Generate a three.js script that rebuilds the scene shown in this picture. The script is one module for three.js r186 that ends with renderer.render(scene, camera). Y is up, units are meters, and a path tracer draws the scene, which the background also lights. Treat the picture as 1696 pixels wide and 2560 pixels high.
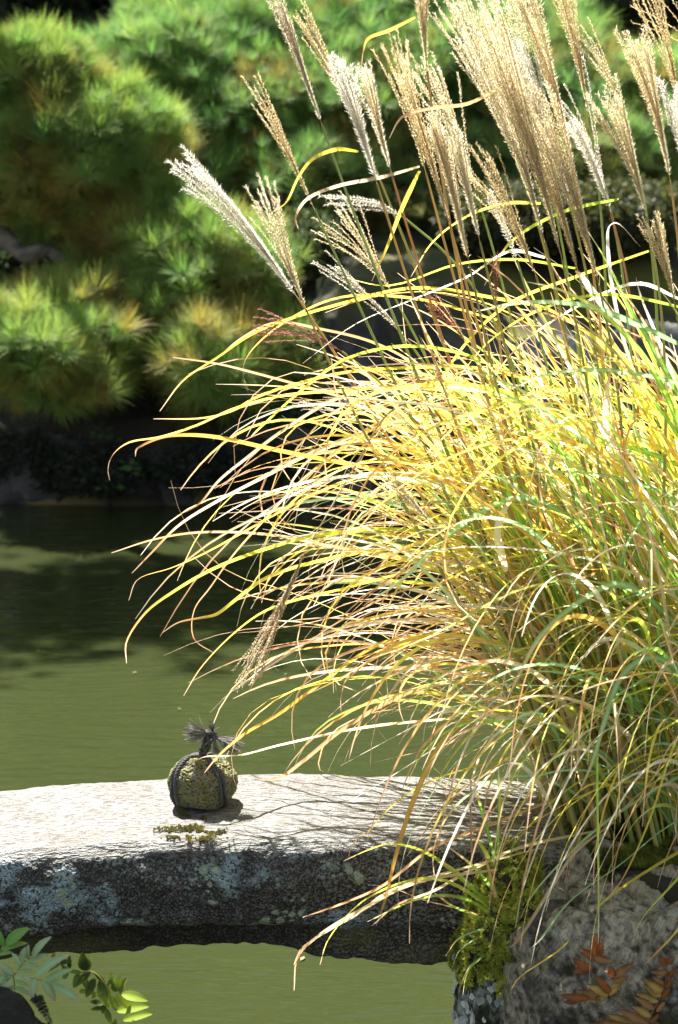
import * as THREE from 'three';
import { mergeGeometries } from 'three/addons/utils/BufferGeometryUtils.js';

// ---------------------------------------------------------------- camera, sky, sun, exposure
const CAM_Y = 2.125, PITCH = 11.5 * Math.PI / 180, F = 4914, K = 1696 / 1568;
const scene = new THREE.Scene();
const camera = new THREE.PerspectiveCamera(29.2, 678 / 1024, 0.1, 400);
camera.position.set(0, CAM_Y, 0);
camera.rotation.x = -PITCH;
camera.focus = 4.45; camera.userData.fStop = 5;
scene.add(camera);
const renderer = new THREE.WebGLRenderer({ antialias: true });
renderer.setSize(678, 1024);
renderer.toneMapping = THREE.LinearToneMapping;
renderer.toneMappingExposure = 5.0;
renderer.shadowMap.enabled = true;

const SUN = new THREE.Vector3(-0.21, 0.86, -0.46).normalize();
{
  const W = 256, H = 128, d = new Float32Array(W * H * 4);
  for (let j = 0; j < H; j++) for (let i = 0; i < W; i++) {
    const up = ((j + 0.5) / H - 0.5) * Math.PI, t = Math.max(0, Math.sin(up)), o = (j * W + i) * 4;
    const k = Math.pow(1 - t, 2.5);
    d[o] = 0.115 + 0.08 * k; d[o + 1] = 0.138 + 0.07 * k; d[o + 2] = 0.165 + 0.05 * k; d[o + 3] = 1;
    if (up < 0) { d[o] = d[o + 1] = d[o + 2] = 0.05; }
  }
  const sky = new THREE.DataTexture(d, W, H, THREE.RGBAFormat, THREE.FloatType);
  sky.mapping = THREE.EquirectangularReflectionMapping; sky.magFilter = THREE.LinearFilter; sky.needsUpdate = true;
  scene.background = sky; scene.environment = sky;
}
const sun = new THREE.DirectionalLight(new THREE.Color(1, 0.95, 0.86), 5);
sun.position.copy(SUN).multiplyScalar(40).add(new THREE.Vector3(0, 0, -8));
sun.target.position.set(0, 0, -8);
sun.castShadow = true; sun.shadow.mapSize.set(4096, 4096);
Object.assign(sun.shadow.camera, { left: -20, right: 20, top: 20, bottom: -20, near: 1, far: 100 });
scene.add(sun, sun.target);

// ---------------------------------------------------------------- helpers
function rng(seed) { let s = seed | 0; return () => { s = (s + 0x6d2b79f5) | 0; let t = Math.imul(s ^ (s >>> 15), 1 | s); t = (t + Math.imul(t ^ (t >>> 7), 61 | t)) ^ t; return ((t ^ (t >>> 14)) >>> 0) / 4294967296; }; }
const V = (x, y, z) => new THREE.Vector3(x, y, z);
const clamp = THREE.MathUtils.clamp, lerp = THREE.MathUtils.lerp, sstep = (a, b, x) => { const t = clamp((x - a) / (b - a), 0, 1); return t * t * (3 - 2 * t); };
const perm = new Uint8Array(512);
{ const r = rng(7), p = [...Array(256).keys()]; for (let i = 255; i > 0; i--) { const j = Math.floor(r() * (i + 1)); [p[i], p[j]] = [p[j], p[i]]; } for (let i = 0; i < 512; i++) perm[i] = p[i & 255]; }
const grad = (h, x, y, z) => { h &= 15; const u = h < 8 ? x : y, v = h < 4 ? y : h === 12 || h === 14 ? x : z; return ((h & 1) ? -u : u) + ((h & 2) ? -v : v); };
function noise(x, y, z) {
  const X0 = Math.floor(x), Y0 = Math.floor(y), Z0 = Math.floor(z); x -= X0; y -= Y0; z -= Z0;
  const X = X0 & 255, Y = Y0 & 255, Z = Z0 & 255, u = x * x * x * (x * (x * 6 - 15) + 10), v = y * y * y * (y * (y * 6 - 15) + 10), w = z * z * z * (z * (z * 6 - 15) + 10);
  const A = perm[X] + Y, AA = perm[A] + Z, AB = perm[A + 1] + Z, B = perm[X + 1] + Y, BA = perm[B] + Z, BB = perm[B + 1] + Z;
  const l = (t, a, b) => a + t * (b - a);
  return l(w, l(v, l(u, grad(perm[AA], x, y, z), grad(perm[BA], x - 1, y, z)), l(u, grad(perm[AB], x, y - 1, z), grad(perm[BB], x - 1, y - 1, z))),
    l(v, l(u, grad(perm[AA + 1], x, y, z - 1), grad(perm[BA + 1], x - 1, y, z - 1)), l(u, grad(perm[AB + 1], x, y - 1, z - 1), grad(perm[BB + 1], x - 1, y - 1, z - 1))));
}
function fbm(x, y, z, n = 4) { let s = 0, a = 0.5; for (let i = 0; i < n; i++) { s += a * noise(x, y, z); x *= 2.03; y *= 2.03; z *= 2.03; a *= 0.5; } return s; }
// point on the line of sight through a photograph pixel (1568 px wide) at a given distance along -z
function P(px, py, d) {
  const cx = (px * K - 848) / F, cy = -(py * K - 1280) / F, t = d / (Math.cos(PITCH) + cy * Math.sin(PITCH));
  return V(cx * t, CAM_Y + (cy * Math.cos(PITCH) - Math.sin(PITCH)) * t, -d);
}
const names = new Map();
function numbered(n) { const k = names.get(n) ?? 0; names.set(n, k + 1); return k ? n + '_' + String(k).padStart(3, '0') : n; }
function tag(o, label, category, group, kind) { o.userData.label = label; if (category) o.userData.category = category; if (group) o.userData.group = group; if (kind) o.userData.kind = kind; return o; }
function mesh(name, geo, mat, parent) {
  const m = new THREE.Mesh(geo, mat); m.name = parent && parent !== scene ? name : numbered(name); m.castShadow = m.receiveShadow = true; (parent ?? scene).add(m); return m;
}
function group(name, x = 0, y = 0, z = 0) { const g = new THREE.Group(); g.name = numbered(name); g.position.set(x, y, z); scene.add(g); return g; }
function inst(name, geo, mat, items, parent) {         // items: {m: Matrix4, c: [r,g,b]}
  const im = new THREE.InstancedMesh(geo, mat, items.length); im.name = parent ? name : numbered(name);
  const col = new THREE.Color();
  items.forEach((it, i) => { im.setMatrixAt(i, it.m); if (it.c) im.setColorAt(i, col.setRGB(...it.c)); });
  im.castShadow = im.receiveShadow = true; (parent ?? scene).add(im); return im;
}
function geom(pos, idx, col, uv) {
  const g = new THREE.BufferGeometry();
  g.setAttribute('position', new THREE.Float32BufferAttribute(pos, 3));
  if (col) g.setAttribute('color', new THREE.Float32BufferAttribute(col, 3));
  if (uv) g.setAttribute('uv', new THREE.Float32BufferAttribute(uv, 2));
  g.setIndex(idx); g.computeVertexNormals(); return g;
}
function dataTex(w, h, fn, srgb) {
  const d = new Uint8Array(w * h * 4), o = [0, 0, 0];
  const enc = srgb ? (x) => 255 * (x <= 0.0031308 ? 12.92 * x : 1.055 * Math.pow(x, 1 / 2.4) - 0.055) : (x) => 255 * x;
  for (let j = 0; j < h; j++) for (let i = 0; i < w; i++) { fn(i / w, j / h, o); const k = (j * w + i) * 4; for (let c = 0; c < 3; c++) d[k + c] = clamp(enc(clamp(o[c], 0, 1)), 0, 255); d[k + 3] = 255; }
  const t = new THREE.DataTexture(d, w, h); if (srgb) t.colorSpace = THREE.SRGBColorSpace;
  t.wrapS = t.wrapT = THREE.RepeatWrapping; t.magFilter = THREE.LinearFilter; t.needsUpdate = true; return t;
}
const mix3 = (a, b, t) => [a[0] + (b[0] - a[0]) * t, a[1] + (b[1] - a[1]) * t, a[2] + (b[2] - a[2]) * t];
const leafMat = (name, tr = 0.4, rough = 0.88, coat = 0) => new THREE.MeshPhysicalMaterial({ name, vertexColors: true, roughness: rough, transmission: tr, thickness: 0, side: THREE.DoubleSide, clearcoat: coat, clearcoatRoughness: 0.38, specularIntensity: 0.4 });
const M = {
  blade: leafMat('grass blade', 0.64, 0.92, 0.3),
  plume: leafMat('silky plume', 0.8, 1),
  culm: new THREE.MeshStandardMaterial({ name: 'culm', vertexColors: true, roughness: 0.5 }),
  leaf: leafMat('leaflet', 0.3, 0.85, 0.15),
  dark: leafMat('needle', 0.5, 0.95, 0.1),
  moss: leafMat('moss', 0.25, 0.95),
  vrock: new THREE.MeshStandardMaterial({ name: 'rock', vertexColors: true, roughness: 0.9 }),
  grock: (() => {
    const h = new Float32Array(768 * 768); let k = 0;
    const map = dataTex(768, 768, (u, v, o) => { const n = fbm(u * 30, v * 30, 3, 5), m = noise(u * 150, v * 150, 7), f = noise(u * 300, v * 300, 2), t = clamp(0.72 + 0.75 * n + 0.28 * m + 0.2 * f, 0.15, 1); h[k++] = clamp(0.5 + 0.8 * n + 0.3 * m + 0.2 * f, 0, 1); o[0] = t; o[1] = t * 0.985; o[2] = t * 0.96; }, true); k = 0;
    const bump = dataTex(768, 768, (u, v, o) => { o[0] = o[1] = o[2] = h[k++]; });
    map.wrapS = map.wrapT = bump.wrapS = bump.wrapT = THREE.MirroredRepeatWrapping;
    return new THREE.MeshStandardMaterial({ name: 'grained rock', vertexColors: true, roughness: 0.88, map, bumpMap: bump, bumpScale: 0.006 });
  })(),
  bark: new THREE.MeshStandardMaterial({ name: 'bark', vertexColors: true, roughness: 0.95 }),
  rope: new THREE.MeshStandardMaterial({ name: 'palm fibre rope', vertexColors: true, roughness: 0.75 }),
};
// tapered tube along points, vertex colours by fraction along
function tube(pts, rad, colFn, sides = 6, smooth = true, segs = 0) {
  const c = smooth ? new THREE.CatmullRomCurve3(pts) : null, n = segs || pts.length * 4, pos = [], col = [], idx = [];
  let S = null;
  for (let i = 0; i <= n; i++) {
    const t = i / n, p = c.getPoint(t), T = c.getTangent(t);
    if (!S) S = V(0, 0, 1).cross(T).lengthSq() > 0.01 ? V(0, 0, 1).cross(T).normalize() : V(1, 0, 0);
    S.addScaledVector(T, -S.dot(T)).normalize(); const B = V(0, 0, 0).crossVectors(T, S), r = rad(t);
    for (let k = 0; k < sides; k++) {
      const a = k / sides * Math.PI * 2, q = p.clone().addScaledVector(S, Math.cos(a) * r).addScaledVector(B, Math.sin(a) * r);
      pos.push(q.x, q.y, q.z); col.push(...colFn(t, q));
      if (i < n) { const a0 = i * sides + k, a1 = i * sides + (k + 1) % sides; idx.push(a0, a1, a0 + sides, a1, a1 + sides, a0 + sides); }
    }
  }
  return geom(pos, idx, col);
}

// ---------------------------------------------------------------- ground, pond bed, water
const SHORE = -11.45, WATER_Y = -0.15;
function groundY(x, z) {
  const n = fbm(x * 0.6, 0.3, z * 0.6, 3);
  let y = -0.62;
  // far bank
  const s = SHORE + 0.5 * n - z + 0.12 * Math.sin(x * 1.3);
  y = lerp(y, 0.28 + 0.1 * n, sstep(-0.5, 0.25, s));
  if (s > 0) y += 0.95 * sstep(0.2, 2.6, s) + 0.12 * n + Math.max(0, s - 5) * 0.3;
  // near right bank that carries the end of the slab and the grass
  const e = Math.hypot((x - 1.75) / 1.5, (z + 4.45) / 1.02);
  y = Math.max(y, lerp(-0.6, 0.515 + 0.03 * n, sstep(1.06, 0.86, e)));
  // left bank, outside the frame, that carries the other end of the slab
  y = Math.max(y, lerp(-0.6, 0.46, sstep(1.1, 0.85, Math.hypot((x + 2.5) / 1.05, (z + 4.5) / 0.95))));
  // near bank under the photographer
  y = Math.max(y, lerp(-0.6, 0.42, sstep(-3.35, -2.9, z)));
  // left and right shores far outside
  y = Math.max(y, lerp(-0.6, 0.6, sstep(7, 8.5, Math.abs(x + 1))));
  return y;
}
{
  const xs = [], zs = [];
  for (let x = -60; x < -6; x += 3) xs.push(x); for (let x = -6; x < 0; x += 0.15) xs.push(x); for (let x = 0; x < 1.6; x += 0.03) xs.push(x); for (let x = 1.6; x < 6; x += 0.15) xs.push(x); for (let x = 6; x <= 60; x += 3) xs.push(x);
  for (let z = 30; z > -2.8; z -= 1.5) zs.push(z); for (let z = -2.8; z > -5.8; z -= 0.04) zs.push(z); for (let z = -5.8; z > -18; z -= 0.13) zs.push(z); for (let z = -18; z >= -90; z -= 1.5) zs.push(z);
  const pos = [], col = [], idx = [], nx = xs.length;
  zs.forEach((z) => xs.forEach((x) => {
    const y = groundY(x, z); pos.push(x, y + 0.02 * fbm(x * 7, 1, z * 7, 3), z);
    const m = fbm(x * 2.3, 5, z * 2.3, 4), g = fbm(x * 11, 9, z * 11, 3);
    let c = y < WATER_Y + 0.02 ? mix3([0.10, 0.10, 0.035], [0.17, 0.14, 0.06], sstep(-0.3, 0.3, m + g)) : mix3([0.012, 0.011, 0.008], [0.03, 0.026, 0.014], sstep(-0.3, 0.3, g));  // earth above water is darkened to carry the shade under the overhang
    if (y > 0.6 && z < -11.5) c = mix3(c, [0.085, 0.09, 0.01], sstep(-0.12, 0.08, m) * sstep(0.1, 0.6, x));
    col.push(...c);
  }));
  for (let j = 0; j < zs.length - 1; j++) for (let i = 0; i < nx - 1; i++) { const a = j * nx + i; idx.push(a, a + 1, a + nx, a + 1, a + nx + 1, a + nx); }
  mesh('ground', geom(pos, idx, col), new THREE.MeshStandardMaterial({ name: 'earth and pond bed', vertexColors: true, roughness: 1 })).userData.kind = 'structure';
}
{
  const bump = dataTex(512, 512, (u, v, o) => {
    // tileable ripples, long in x
    const a = u * Math.PI * 2, b = v * Math.PI * 2;
    const h = 0.5 + 0.28 * fbm(Math.cos(a) * 1.2 + 3, Math.sin(a) * 1.2 + Math.cos(b) * 4, Math.sin(b) * 4, 3) + 0.22 * fbm(Math.cos(a) * 2.6, Math.sin(a) * 2.6 + Math.cos(b) * 11, Math.sin(b) * 11 + 5, 2);
    o[0] = o[1] = o[2] = h;
  });
  const g = new THREE.PlaneGeometry(34, 12); g.rotateX(-Math.PI / 2);
  const uv = g.attributes.uv; for (let i = 0; i < uv.count; i++) uv.setXY(i, uv.getX(i) * 34 / 1.9, uv.getY(i) * 12 / 1.3);
  const m = new THREE.MeshPhysicalMaterial({ name: 'murky pond water', color: new THREE.Color(0.044, 0.056, 0.020), roughness: 0.08, transmission: 0.5, thickness: 0, ior: 1.33, bumpMap: bump, bumpScale: 0.015 });
  const w = mesh('water', g, m); w.position.set(0, WATER_Y, -7.5); w.userData.kind = 'structure';
}

{ // specks of fallen leaf afloat
  const it = [], r = rng(19), g = geom([0, 0, 0, 0.5, 0.03, 0.22, 1, 0, 0, 0.5, 0.03, -0.22], [0, 1, 2, 0, 2, 3]);
  for (let i = 0; i < 22; i++) { const z = -4.7 - 6 * r(), s = 0.012 + 0.03 * r() * r(); it.push({ m: new THREE.Matrix4().compose(V(-0.19 * -z + 0.36 * -z * r(), WATER_Y + 0.004, z), new THREE.Quaternion().setFromEuler(new THREE.Euler(0, r() * 6.28, 0)), V(s, s, s)), c: mix3([0.08, 0.07, 0.025], [0.15, 0.12, 0.06], r()) }); }
  tag(inst('floating_leaves', g, new THREE.MeshStandardMaterial({ name: 'fallen leaf', roughness: 0.8, side: THREE.DoubleSide }), it), 'tiny specks of fallen leaf floating on the pond', 'leaves', null, 'stuff');
}

// ---------------------------------------------------------------- stone bridge slab
const slabTopY = (x) => 0.552 - 0.072 * (x + 0.06) ** 2;
function slabProfile(x) {                 // closed loop of [z, y] starting at the back bottom
  const u = 0.075 * sstep(0.02, -0.22, x), t = slabTopY(x), w = 0.012 * noise(x * 3, 2, 1), w2 = 0.006 * noise(x * 4, 7, 1) + 0.006 * noise(x * 13, 7, 1), w3 = 0.014 * noise(x * 5, 17, 1);
  return [[-4.53, t - 0.28 + w2], [-4.56 - w, t - 0.02], [-4.545 - w, t], [-4.12 + w, t + 0.002 + w * 0.3], [-4.09 + w, t - 0.018 - Math.abs(w3)], [-4.075 + w, t - 0.09], [-4.08 + w3, t - 0.185 + w3], [-4.10 - u + w3, t - 0.215 + w3 * 0.5], [-4.11 - u * 1.1, t - 0.292 + w2]];
}
const slabNV = 220, slabX0 = -1.7, slabX1 = 0.62;
function slabPoint(x, v) {                // v in 0..1 around the loop, fixed share per section so texture rows agree
  const q = slabProfile(x), br = [0, 0.12, 0.14, 0.50, 0.53, 0.62, 0.72, 0.76, 0.86, 1.0];
  let i = 0; while (i < 8 && v > br[i + 1]) i++;
  const t = (v - br[i]) / (br[i + 1] - br[i]), a = q[i], b = q[(i + 1) % 9];
  return [lerp(a[0], b[0], t), lerp(a[1], b[1], t)];
}
{
  const pos = [], uv = [], idx = [], NX = 520;
  for (let i = 0; i <= NX; i++) {
    const x = lerp(slabX0, slabX1, i / NX), ring = [];
    for (let j = 0; j <= slabNV; j++) ring.push(slabPoint(x, (j % slabNV) / slabNV));
    for (let k = 0; k < 3; k++) { const r = ring.map((p) => p.slice()); for (let j = 0; j <= slabNV; j++) { const a = r[(j - 1 + slabNV) % slabNV], b = r[(j + 1) % slabNV]; ring[j] = [(a[0] + 2 * r[j][0] + b[0]) / 4, (a[1] + 2 * r[j][1] + b[1]) / 4]; } }
    for (let j = 0; j <= slabNV; j++) {
      const a = ring[(j - 1 + slabNV) % slabNV], b = ring[(j + 1) % slabNV], dz = b[0] - a[0], dy = b[1] - a[1], l = Math.hypot(dz, dy) || 1, [z, y] = ring[j];
      const ny = dz / l, nz = -dy / l, up = sstep(0.5, 0.9, ny);     // outward normal
      const d = lerp(1, 0.42, up) * (0.012 * noise(x * 7, y * 9, z * 9) + 0.007 * noise(x * 22, y * 22, z * 26) + 0.0028 * noise(x * 60, y * 66, z * 75)) - (up < 0.5 ? 0.006 * Math.max(0, noise(x * 15, y * 15, z * 9 + 40)) : 0);
      pos.push(x, y + ny * d, z + nz * d); uv.push(i / NX, j / slabNV);
      if (i < NX && j < slabNV) { const p = i * (slabNV + 1) + j; idx.push(p, p + 1, p + slabNV + 1, p + 1, p + slabNV + 2, p + slabNV + 1); }
    }
  }
  // end caps
  for (const i of [0, NX]) { const c = pos.length / 3, b = i * (slabNV + 1); let cz = 0, cy = 0; for (let j = 0; j < slabNV; j++) { cy += pos[(b + j) * 3 + 1]; cz += pos[(b + j) * 3 + 2]; } pos.push(i ? slabX1 : slabX0, cy / slabNV, cz / slabNV); uv.push(i / NX, 0.9); for (let j = 0; j < slabNV; j++) i ? idx.push(c, b + j, b + j + 1) : idx.push(c, b + j + 1, b + j); }
  const W = 2048, H = 1024, hgt = new Float32Array(W * H);
  let row = 0;
  const hash2 = (i, j, k) => perm[(perm[(perm[i & 255] + j) & 255] + k) & 255] / 255;
  const spot = (x, y, fr, k) => { x *= fr; y *= fr; const X = Math.floor(x), Y = Math.floor(y); let m = 9; for (let i = -1; i <= 1; i++) for (let j = -1; j <= 1; j++) { const dx = X + i + hash2(X + i, Y + j, k) - x, dy = Y + j + hash2(X + i, Y + j, k + 1) - y, q = 0.12 + 0.5 * hash2(X + i, Y + j, k + 2) ** 2; m = Math.min(m, Math.hypot(dx, dy) / q); } return m; };   // below 1 inside a spot
  const color = dataTex(W, H, (u, v, o) => {
    const x = lerp(slabX0, slabX1, u), [z, y] = slabPoint(x, v), k = row++;
    const edge = 0.53 + 0.035 * fbm(x * 9, 3, v * 9, 4) + 0.02 * noise(x * 40, v * 60, 1);
    const top = sstep(edge + 0.012, edge - 0.012, v) * sstep(0.11, 0.13, v);
    const s1 = fbm(x * 34, z * 150, 3, 4), s2 = noise(x * 90, z * 420, 8), g = noise(x * 330, y * 330, z * 330), g2 = noise(x * 150, y * 150, z * 150 + 9), big = fbm(x * 3.2, y * 3, z * 6 + 2, 4), mid = fbm(x * 11, y * 11, z * 14 + 5, 4);
    // upper face: paler granite with a grain along the slab
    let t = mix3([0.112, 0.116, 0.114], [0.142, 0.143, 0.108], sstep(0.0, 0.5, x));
    t = mix3(t, [0.082, 0.066, 0.066], 0.75 * sstep(-0.02, 0.18, big) * sstep(-4.28, -4.42, z + 0.1 * big) * sstep(0.2, -0.2, x));
    t = mix3(t, [0.08, 0.092, 0.068], 0.8 * sstep(0.0, 0.2, mid) * sstep(0.3, 0.1, Math.hypot((x + 0.33) * 0.8, (z + 4.22) * 1.6)));
    t = mix3(t, [0.095, 0.09, 0.05], 0.6 * sstep(0.02, 0.3, mid + 0.2 * s1) * sstep(-0.1, 0.35, x));
    t = mix3(t, mix3(t, [0.075, 0.066, 0.058], 0.8), sstep(-0.05, 0.25, fbm(x * 5 + 8, 3, z * 9, 4)));
    t = mix3(t, [0.026, 0.021, 0.018], 0.9 * sstep(0.06, 0.17, s1 + 0.5 * s2));
    t = mix3(t, [0.085, 0.07, 0.06], 0.7 * sstep(0.35, 0.6, g2 + 0.3 * s1));
    t = mix3(t, [0.25, 0.245, 0.23], 0.7 * sstep(0.2, 0.5, g - s1));
    // sides: darker base with crystal speckle and blue-grey lichen
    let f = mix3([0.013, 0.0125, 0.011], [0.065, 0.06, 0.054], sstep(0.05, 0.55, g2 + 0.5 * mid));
    f = mix3(f, [0.19, 0.165, 0.11], 0.85 * sstep(-0.25, 0.3, big + 0.4 * mid) * sstep(0.0, 0.45, g2 + 0.7 * g) * sstep(-0.2, 0.15, x));
    const side = y + z * 0.6, li = fbm(x * 3.4 + 3, y * 6, 4, 4), patch = sstep(-0.02, 0.12, li + 0.3 * mid - 0.02) * sstep(0.16, -0.1, x + 0.35 * mid), drop = sstep(0.77, 0.73, v), sp = spot(x, side, 190, 3), sp2 = spot(x, side, 95, 40), sp3 = spot(x, side, 52, 90);
    const cell = noise(x * 120, y * 120, z * 60 + 30) + 0.5 * g;
    f = mix3(f, mix3([0.10, 0.155, 0.175], [0.30, 0.395, 0.43], sstep(0.0, 0.6, g + 0.5)), patch * drop * Math.max(0.75 * sstep(-0.05, 0.25, cell + 1.2 * (li + 0.05)), sstep(1.2, 0.7, sp)));
    f = mix3(f, [0.20, 0.25, 0.24], 0.85 * drop * sstep(1.1, 0.6, sp2) * sstep(0.0, 0.18, mid) * sstep(0.3, 0.0, x));
    f = mix3(f, [0.26, 0.32, 0.22], 0.9 * sstep(1.05, 0.75, sp3 * (1 + 0.5 * g)) * sstep(0.2, 0.3, noise(x * 9, side * 9, 31)) * drop);
    f = mix3(f, [0.14, 0.13, 0.115], 0.7 * sstep(1.0, 0.5, sp) * (1 - patch));
    f = mix3(f, [0.26, 0.25, 0.23], 0.7 * sstep(0.42, 0.56, g) );
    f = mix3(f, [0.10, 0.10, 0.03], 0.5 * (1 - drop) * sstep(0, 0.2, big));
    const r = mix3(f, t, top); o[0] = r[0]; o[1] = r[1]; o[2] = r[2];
    hgt[k] = clamp(top > 0.5 ? 0.5 - 0.9 * s1 + 0.25 * g - 0.25 * s2 : 0.45 + 0.5 * mid + 0.5 * g2 + 0.25 * g + 0.2 * patch * cell, 0, 1);
  }, true);
  row = 0;
  const bump = dataTex(W, H, (u, v, o) => { o[0] = o[1] = o[2] = hgt[row++]; });
  color.wrapS = color.wrapT = bump.wrapS = bump.wrapT = THREE.RepeatWrapping;
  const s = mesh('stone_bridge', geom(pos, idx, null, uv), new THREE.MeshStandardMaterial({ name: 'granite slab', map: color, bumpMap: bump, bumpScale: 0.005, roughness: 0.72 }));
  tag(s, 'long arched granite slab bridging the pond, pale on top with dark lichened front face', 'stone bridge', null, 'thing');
}

// ---------------------------------------------------------------- rocks
function rockGeo(cx, cy, cz, rx, ry, rz, opt) {
  const g = new THREE.IcosahedronGeometry(1, opt.detail ?? 40), p = g.attributes.position, col = [], seed = opt.seed ?? 1, pw = opt.box ?? 1.5;
  const v = V(0, 0, 0);
  for (let i = 0; i < p.count; i++) {
    v.fromBufferAttribute(p, i).normalize();
    const k = Math.pow(Math.pow(Math.abs(v.x), 2 * pw) + Math.pow(Math.abs(v.y), 2 * pw) + Math.pow(Math.abs(v.z), 2 * pw), -1 / (2 * pw));
    const d = v.clone().multiplyScalar(k);
    let n = (opt.a1 ?? 0.16) * fbm(v.x * 1.5 + seed, v.y * 1.5, v.z * 1.5, 3) * 2 + (opt.a2 ?? 0.05) * fbm(v.x * 6 + seed, v.y * 6, v.z * 6, 4);
    if (opt.shape) n += opt.shape(v);
    d.multiplyScalar(1 + n);
    const q = V(cx + d.x * rx, cy + d.y * ry, cz + d.z * rz);
    if (opt.fine) { const w = opt.fine(q); q.addScaledVector(v, w); }
    p.setXYZ(i, q.x, q.y, q.z);
    col.push(...opt.color(q, v));
  }
  g.setAttribute('color', new THREE.Float32BufferAttribute(col, 3));
  g.deleteAttribute('uv'); g.deleteAttribute('normal');
  // weld for smooth normals
  const pos = p.array, map = new Map(), id = [], np = [], nc = [];
  for (let i = 0; i < p.count; i++) { const key = Math.round(pos[i * 3] * 1e5) + ',' + Math.round(pos[i * 3 + 1] * 1e5) + ',' + Math.round(pos[i * 3 + 2] * 1e5); let k = map.get(key); if (k === undefined) { k = np.length / 3; map.set(key, k); np.push(pos[i * 3], pos[i * 3 + 1], pos[i * 3 + 2]); nc.push(col[i * 3], col[i * 3 + 1], col[i * 3 + 2]); } id.push(k); }
  const uv = []; for (let i = 0; i < np.length; i += 3) uv.push((np[i] + 0.6 * np[i + 2]) / 0.5, (0.9 * np[i + 1] + 0.5 * np[i + 2]) / 0.5);
  return geom(np, id, nc, uv);
}
const greyRock = (s, tint = [0.2, 0.2, 0.2], moss = 0) => (q, v) => {
  const a = fbm(q.x * 7 + s, q.y * 2.5, q.z * 7, 4), b = noise(q.x * 45, q.y * 45, q.z * 45 + s);
  let c = mix3([tint[0] * 0.3, tint[1] * 0.3, tint[2] * 0.3], tint, sstep(-0.3, 0.25, a + 0.25 * b));
  c = mix3(c, tint.map((x) => x * 2), 0.6 * sstep(0.18, 0.3, fbm(q.x * 9, q.y * 9 + s, q.z * 9, 3)));
  if (moss) c = mix3(c, [0.03, 0.034, 0.006], moss * sstep(0.1, 0.7, v.y + a));
  return c;
};
// boulder at the lower right, split along an inclined grain
const bd = { c: P(1500, 2330, 3.98) };
{
  const gx = (q) => (q.x * 0.85 + q.y * 0.5), gy = (q) => (-q.x * 0.5 + q.y * 0.85);
  const g = rockGeo(0.71, 0.10, -3.99, 0.365, 0.425, 0.31, {
    detail: 120, seed: 12, box: 1.9, a1: 0.12, a2: 0.035,
    fine: (q) => 0.015 * fbm(gx(q) * 17, gy(q) * 2.6, q.z * 5, 3) + 0.004 * noise(gx(q) * 60, gy(q) * 12, q.z * 20) + 0.0018 * noise(q.x * 120, q.y * 120, q.z * 120) - 0.022 * Math.pow(1 - Math.abs(noise(gx(q) * 8 + 2, gy(q) * 1.8, q.z * 3)), 14) - 0.018 * Math.pow(1 - Math.abs(noise(q.x * 4 + 7, q.y * 7, q.z * 5)), 18),
    color: (q, v) => {
      const s = 0.6 * fbm(gx(q) * 55, gy(q) * 22, q.z * 26, 5) + 0.5 * fbm(q.x * 60, q.y * 60, q.z * 60 + 3, 3), a = fbm(q.x * 6, q.y * 6, q.z * 6 + 2, 5), b = noise(q.x * 210, q.y * 210, q.z * 210), m = noise(q.x * 80, q.y * 80, q.z * 80 + 4);
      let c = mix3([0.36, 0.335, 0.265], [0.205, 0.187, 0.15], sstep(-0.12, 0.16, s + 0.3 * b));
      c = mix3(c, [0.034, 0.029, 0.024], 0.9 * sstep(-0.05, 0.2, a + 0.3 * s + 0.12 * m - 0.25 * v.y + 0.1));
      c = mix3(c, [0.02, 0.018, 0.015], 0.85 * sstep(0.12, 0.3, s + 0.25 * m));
      c = mix3(c, [0.30, 0.34, 0.35], 0.75 * sstep(0.29, 0.35, fbm(q.x * 17, q.y * 17, q.z * 17 + 8, 4) + 0.05 * b));
      c = mix3(c, [0.032, 0.04, 0.006], 0.9 * sstep(0.15, 0.24, fbm(q.x * 7 + 5, q.y * 7, q.z * 7 + 3, 5)));
      return c;
    },
  });
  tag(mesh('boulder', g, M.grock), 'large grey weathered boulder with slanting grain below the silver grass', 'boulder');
}
// mossy abutment rock at the end of the slab
const abut = rockGeo(0.374, 0.13, -4.06, 0.112, 0.40, 0.17, {
  detail: 70, seed: 31, box: 1.15, a1: 0.2, a2: 0.16,
  fine: (q) => 0.008 * noise(q.x * 40, q.y * 40, q.z * 40) + 0.004 * noise(q.x * 100, q.y * 100, q.z * 100),
  color: (q, v) => {
    const a = fbm(q.x * 9, q.y * 9, q.z * 9 + 2, 4), b = noise(q.x * 120, q.y * 120, q.z * 120);
    let c = mix3([0.035, 0.038, 0.016], [0.13, 0.125, 0.08], sstep(-0.2, 0.3, a + 0.3 * b));
    c = mix3(c, [0.36, 0.42, 0.42], 0.8 * sstep(0.0, 0.12, a + 0.2 * b) * sstep(0.36, 0.28, q.y + 0.1 * a));
    return c;
  },
});
const abutRock = mesh('mossy_rock', abut, M.grock);
tag(abutRock, 'upright mossy rock with grey lichen holding up the slab end', 'rock');
// sunken rock under the water
tag(mesh('sunken_rock', rockGeo(0.22, -0.37, -4.62, 0.17, 0.2, 0.2, { detail: 24, seed: 5, color: (q) => mix3([0.34, 0.2, 0.04], [0.5, 0.32, 0.09], sstep(-0.2, 0.2, fbm(q.x * 18, q.y * 18, q.z * 18, 3))) }), M.vrock), 'brown sunken rock under the water beside the lichened rock', 'rock');
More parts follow.
